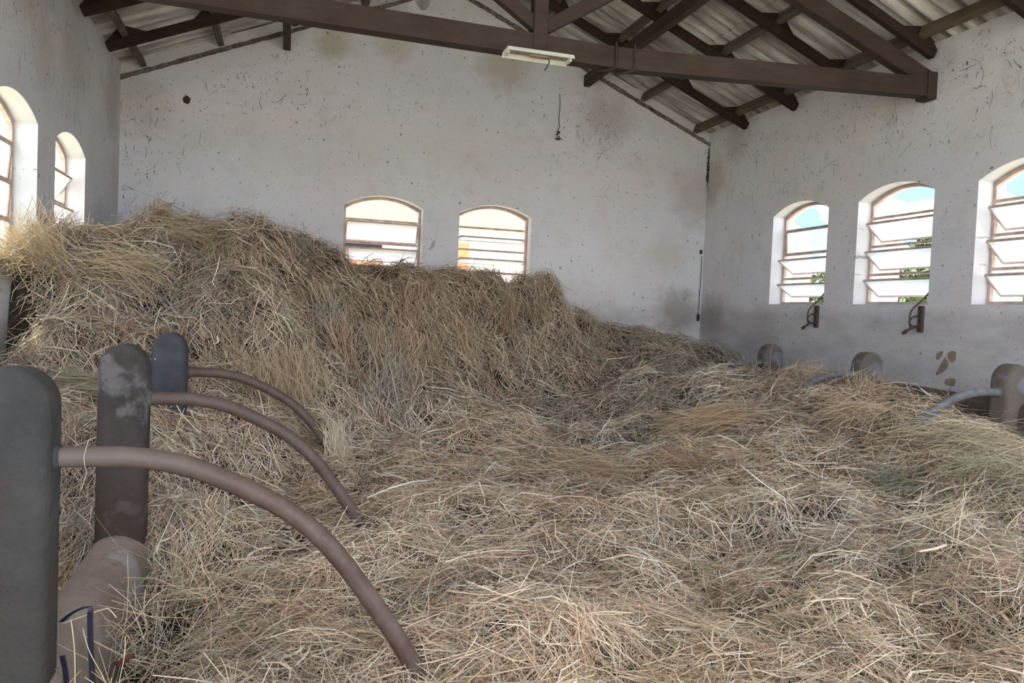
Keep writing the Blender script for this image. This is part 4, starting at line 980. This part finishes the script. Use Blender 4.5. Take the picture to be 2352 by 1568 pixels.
straw([at(163, 1422, Y=2.5), at(169, 1470, Y=2.48), at(172, 1520, Y=2.46), at(172, 1590, Y=2.44)], 'pale straw hanging straight down beside the navy strap', 0.0019)
straw([at(190, 1442, Y=2.5), at(205, 1495, Y=2.45), at(235, 1550, Y=2.4), at(250, 1590, Y=2.38)], 'slanting straw crossing below the bend of the navy strap', 0.0016)
straw([at(288, 1460, Y=2.5), at(286, 1505, Y=2.47), at(275, 1560, Y=2.45), at(270, 1600, Y=2.45)], 'upright straw passing in front of the dead leaf', 0.0016)
pts = [at(203, 1012, Y=2.44), at(198, 1028, Y=2.428), at(193, 1050, Y=2.427), at(195, 1070, Y=2.428), at(199, 1086, Y=2.44), at(192, 1108, Y=2.46), at(187, 1124, Y=2.46)]
p0 = pts[0]; bm = bmesh.new(); tube(bm, [p-p0 for p in spline(pts, 5)], 0.0011, 5); o = mesh_obj('twine', bm, M_STRAW, None, True, loc=p0); tag(o, 'thin twine looped over the nearest bent pipe', 'twine')
# dead leaf
lf = empty('dead_leaf', at(290, 1522, Y=2.48)); tag(lf, 'curled dark brown leaf caught between curb and hay', 'leaf'); l0 = lf.location
bm = bmesh.new(); prev = None
for k in range(9):
    t = k/8; c = at(262+t*46, 1526-t*16, Y=2.48)-l0; w = 0.016*math.sin(math.pi*(0.12+0.8*t))**0.8
    r = [bm.verts.new(c+Vector((0, -0.01*math.sin(6*t), s_*w*(1-0.3*abs(s_))))+Vector((0, 0.006*abs(s_)*(1+t), 0))) for s_ in (-1, 0, 1)]
    if prev:
        for j in (0, 1): bm.faces.new((prev[j], prev[j+1], r[j+1], r[j]))
    prev = r
mesh_obj('blade', bm, M_LEAF, lf, True)
bm = bmesh.new(); tube(bm, spline([at(263, 1525, Y=2.48)-l0, at(257, 1535, Y=2.48)-l0, at(253, 1550, Y=2.47)-l0], 4), 0.0016, 5); mesh_obj('stem', bm, M_LEAF, lf)

# ------------------------------------------------------------------ outside: yard, trees, buttresses, neighbour building
bm = bmesh.new(); bmesh.ops.create_grid(bm, x_segments=2, y_segments=2, size=60)
tg = NT('yard_ground').geo(); tg.color(tg.mix(tg.ramp(tg.noise(0.5, 6, 0.6), [(0.4, 0), (0.6, 1)]), (0.52, 0.48, 0.42), (0.30, 0.31, 0.20)))
o = mesh_obj('ground', bm, tg.m, loc=(0, 0, -0.12)); tag(o, 'grassy yard outside the windows', 'ground', kind='structure')
M_CREAM = plain('cream_render', (0.50, 0.40, 0.265), 0.9, 0.1, 0.05)
M_WHITE = plain('white_render', (0.50, 0.46, 0.40), 0.9, 0.1, 0.04)
for k, (a, b) in enumerate(W_RIGHT):
    bm = bmesh.new(); box(bm, (0, 0, 0.55*1.0+0.75), (0.26, 0.40, 2.62)); prism(bm, [(-0.13, 2.61), (0.13, 2.61), (-0.13, 2.72)], Vector((0, -0.2, 0)), Vector((1, 0, 0)), Vector((0, 0, 1)), Vector((0, 1, 0)), 0.4)
    o = mesh_obj('buttress', bm, M_WHITE, None, loc=(XR+WT+0.131, b+0.20, 0.0))
    tag(o, 'white buttress outside ' + ['the window nearest the far corner', 'the middle window of the right wall', 'the right-edge window'][k], 'buttress', 'buttresses outside')
# neighbour house seen through the gable windows
nb = empty('neighbour_building', (1.5, 14.5, 0)); tag(nb, 'sunlit cream building beyond the gable windows', 'building')
def nbp(name, c, s, mat): bm = bmesh.new(); box(bm, c, s); return mesh_obj(name, bm, mat, nb)
nbp('house_wall', (0.6, 0, 1.45), (14, 0.3, 3.14), M_WHITE)
nbp('upper_wall', (0.6, 0.05, 4.4), (14, 0.3, 2.76), M_CREAM)
M_ORANGE = plain('orange_paint', (0.62, 0.26, 0.12), 0.8); M_DARK = plain('dark_opening', (0.02, 0.02, 0.025), 0.6); M_BLUE = plain('blue_paint', (0.22, 0.30, 0.62), 0.7)
nbp('door', (-0.55, -0.17, 1.21), (1.38, 0.05, 2.66), M_ORANGE); nbp('transom_window', (-0.55, -0.19, 2.63), (1.38, 0.08, 0.12), M_DARK)
nbp('door', (1.52, -0.17, 1.33), (0.52, 0.05, 2.90), M_ORANGE)
nbp('drainpipe', (0.755, -0.2, 1.4), (0.09, 0.08, 2.9), M_BLUE)
# trees behind the right wall
M_TRUNK = plain('bark', (0.16, 0.11, 0.08), 0.95)
def leaf_mat(c):
    t = NT('foliage').geo(); t.color(t.mix(t.ramp(t.noise(1.6, 4), [(0.4, 0), (0.6, 1)]), tuple(v*0.6 for v in c), c)); t.b.inputs['Roughness'].default_value = 0.7; return t.m
def tree(x, y, h, r, c, label, seed):
    R = np.random.default_rng(seed); root = empty('tree', (x, y, -0.12)); tag(root, label, 'tree', 'trees outside the right wall')
    bm = bmesh.new(); tube(bm, spline([(0, 0, 0), (0.1, 0.05, h*0.3), (-0.05, 0.1, h*0.6), (0.1, 0, h*0.85)], 4), [0.16*(1-0.06*k) for k in range(13)], 8); mesh_obj('trunk', bm, M_TRUNK, root, True)
    N = 5000; u = R.normal(size=(N, 3)); u /= np.linalg.norm(u, axis=1, keepdims=True)
    blob = R.normal(size=(9, 3))*np.array([r*.55, r*.55, r*.4]); c0 = blob[R.integers(0, 9, N)] + u*(R.random((N, 1))**0.4)*r*0.55 + np.array([0, 0, h*0.72])
    a = R.normal(size=(N, 3)); a /= np.linalg.norm(a, axis=1, keepdims=True); b = np.cross(a, R.normal(size=(N, 3))); b /= np.linalg.norm(b, axis=1, keepdims=True)
    s = R.uniform(0.08, 0.16, (N, 1)); V = np.stack([c0-a*s, c0+b*s*0.5, c0+a*s, c0-b*s*0.5], 1).reshape(-1, 3); Q = np.arange(N*4).reshape(-1, 4)
    me = fast_mesh('foliage', V, Q, np.full((N*4, 3), 0.3), [leaf_mat(c)], np.zeros(N)); o = bpy.data.objects.new('foliage', me); link(o, root); o['kind'] = 'stuff'
tree(13.5, 12.5, 2.9, 1.5, (0.075, 0.125, 0.055), 'round green tree beyond the window nearest the far corner', 1)
tree(15.5, 17.5, 2.7, 1.5, (0.12, 0.16, 0.075), 'pale green bush seen low through the same corner window', 2)
tree(14.0, 9.0, 4.0, 1.7, (0.055, 0.10, 0.05), 'dark leafy tree filling the middle window view', 3)
tree(18.5, 11.0, 3.9, 1.6, (0.07, 0.115, 0.055), 'second leafy tree behind the middle window view', 4)
tree(13.4, 4.6, 3.2, 1.4, (0.08, 0.12, 0.06), 'green tree outside the window at the right edge', 5)
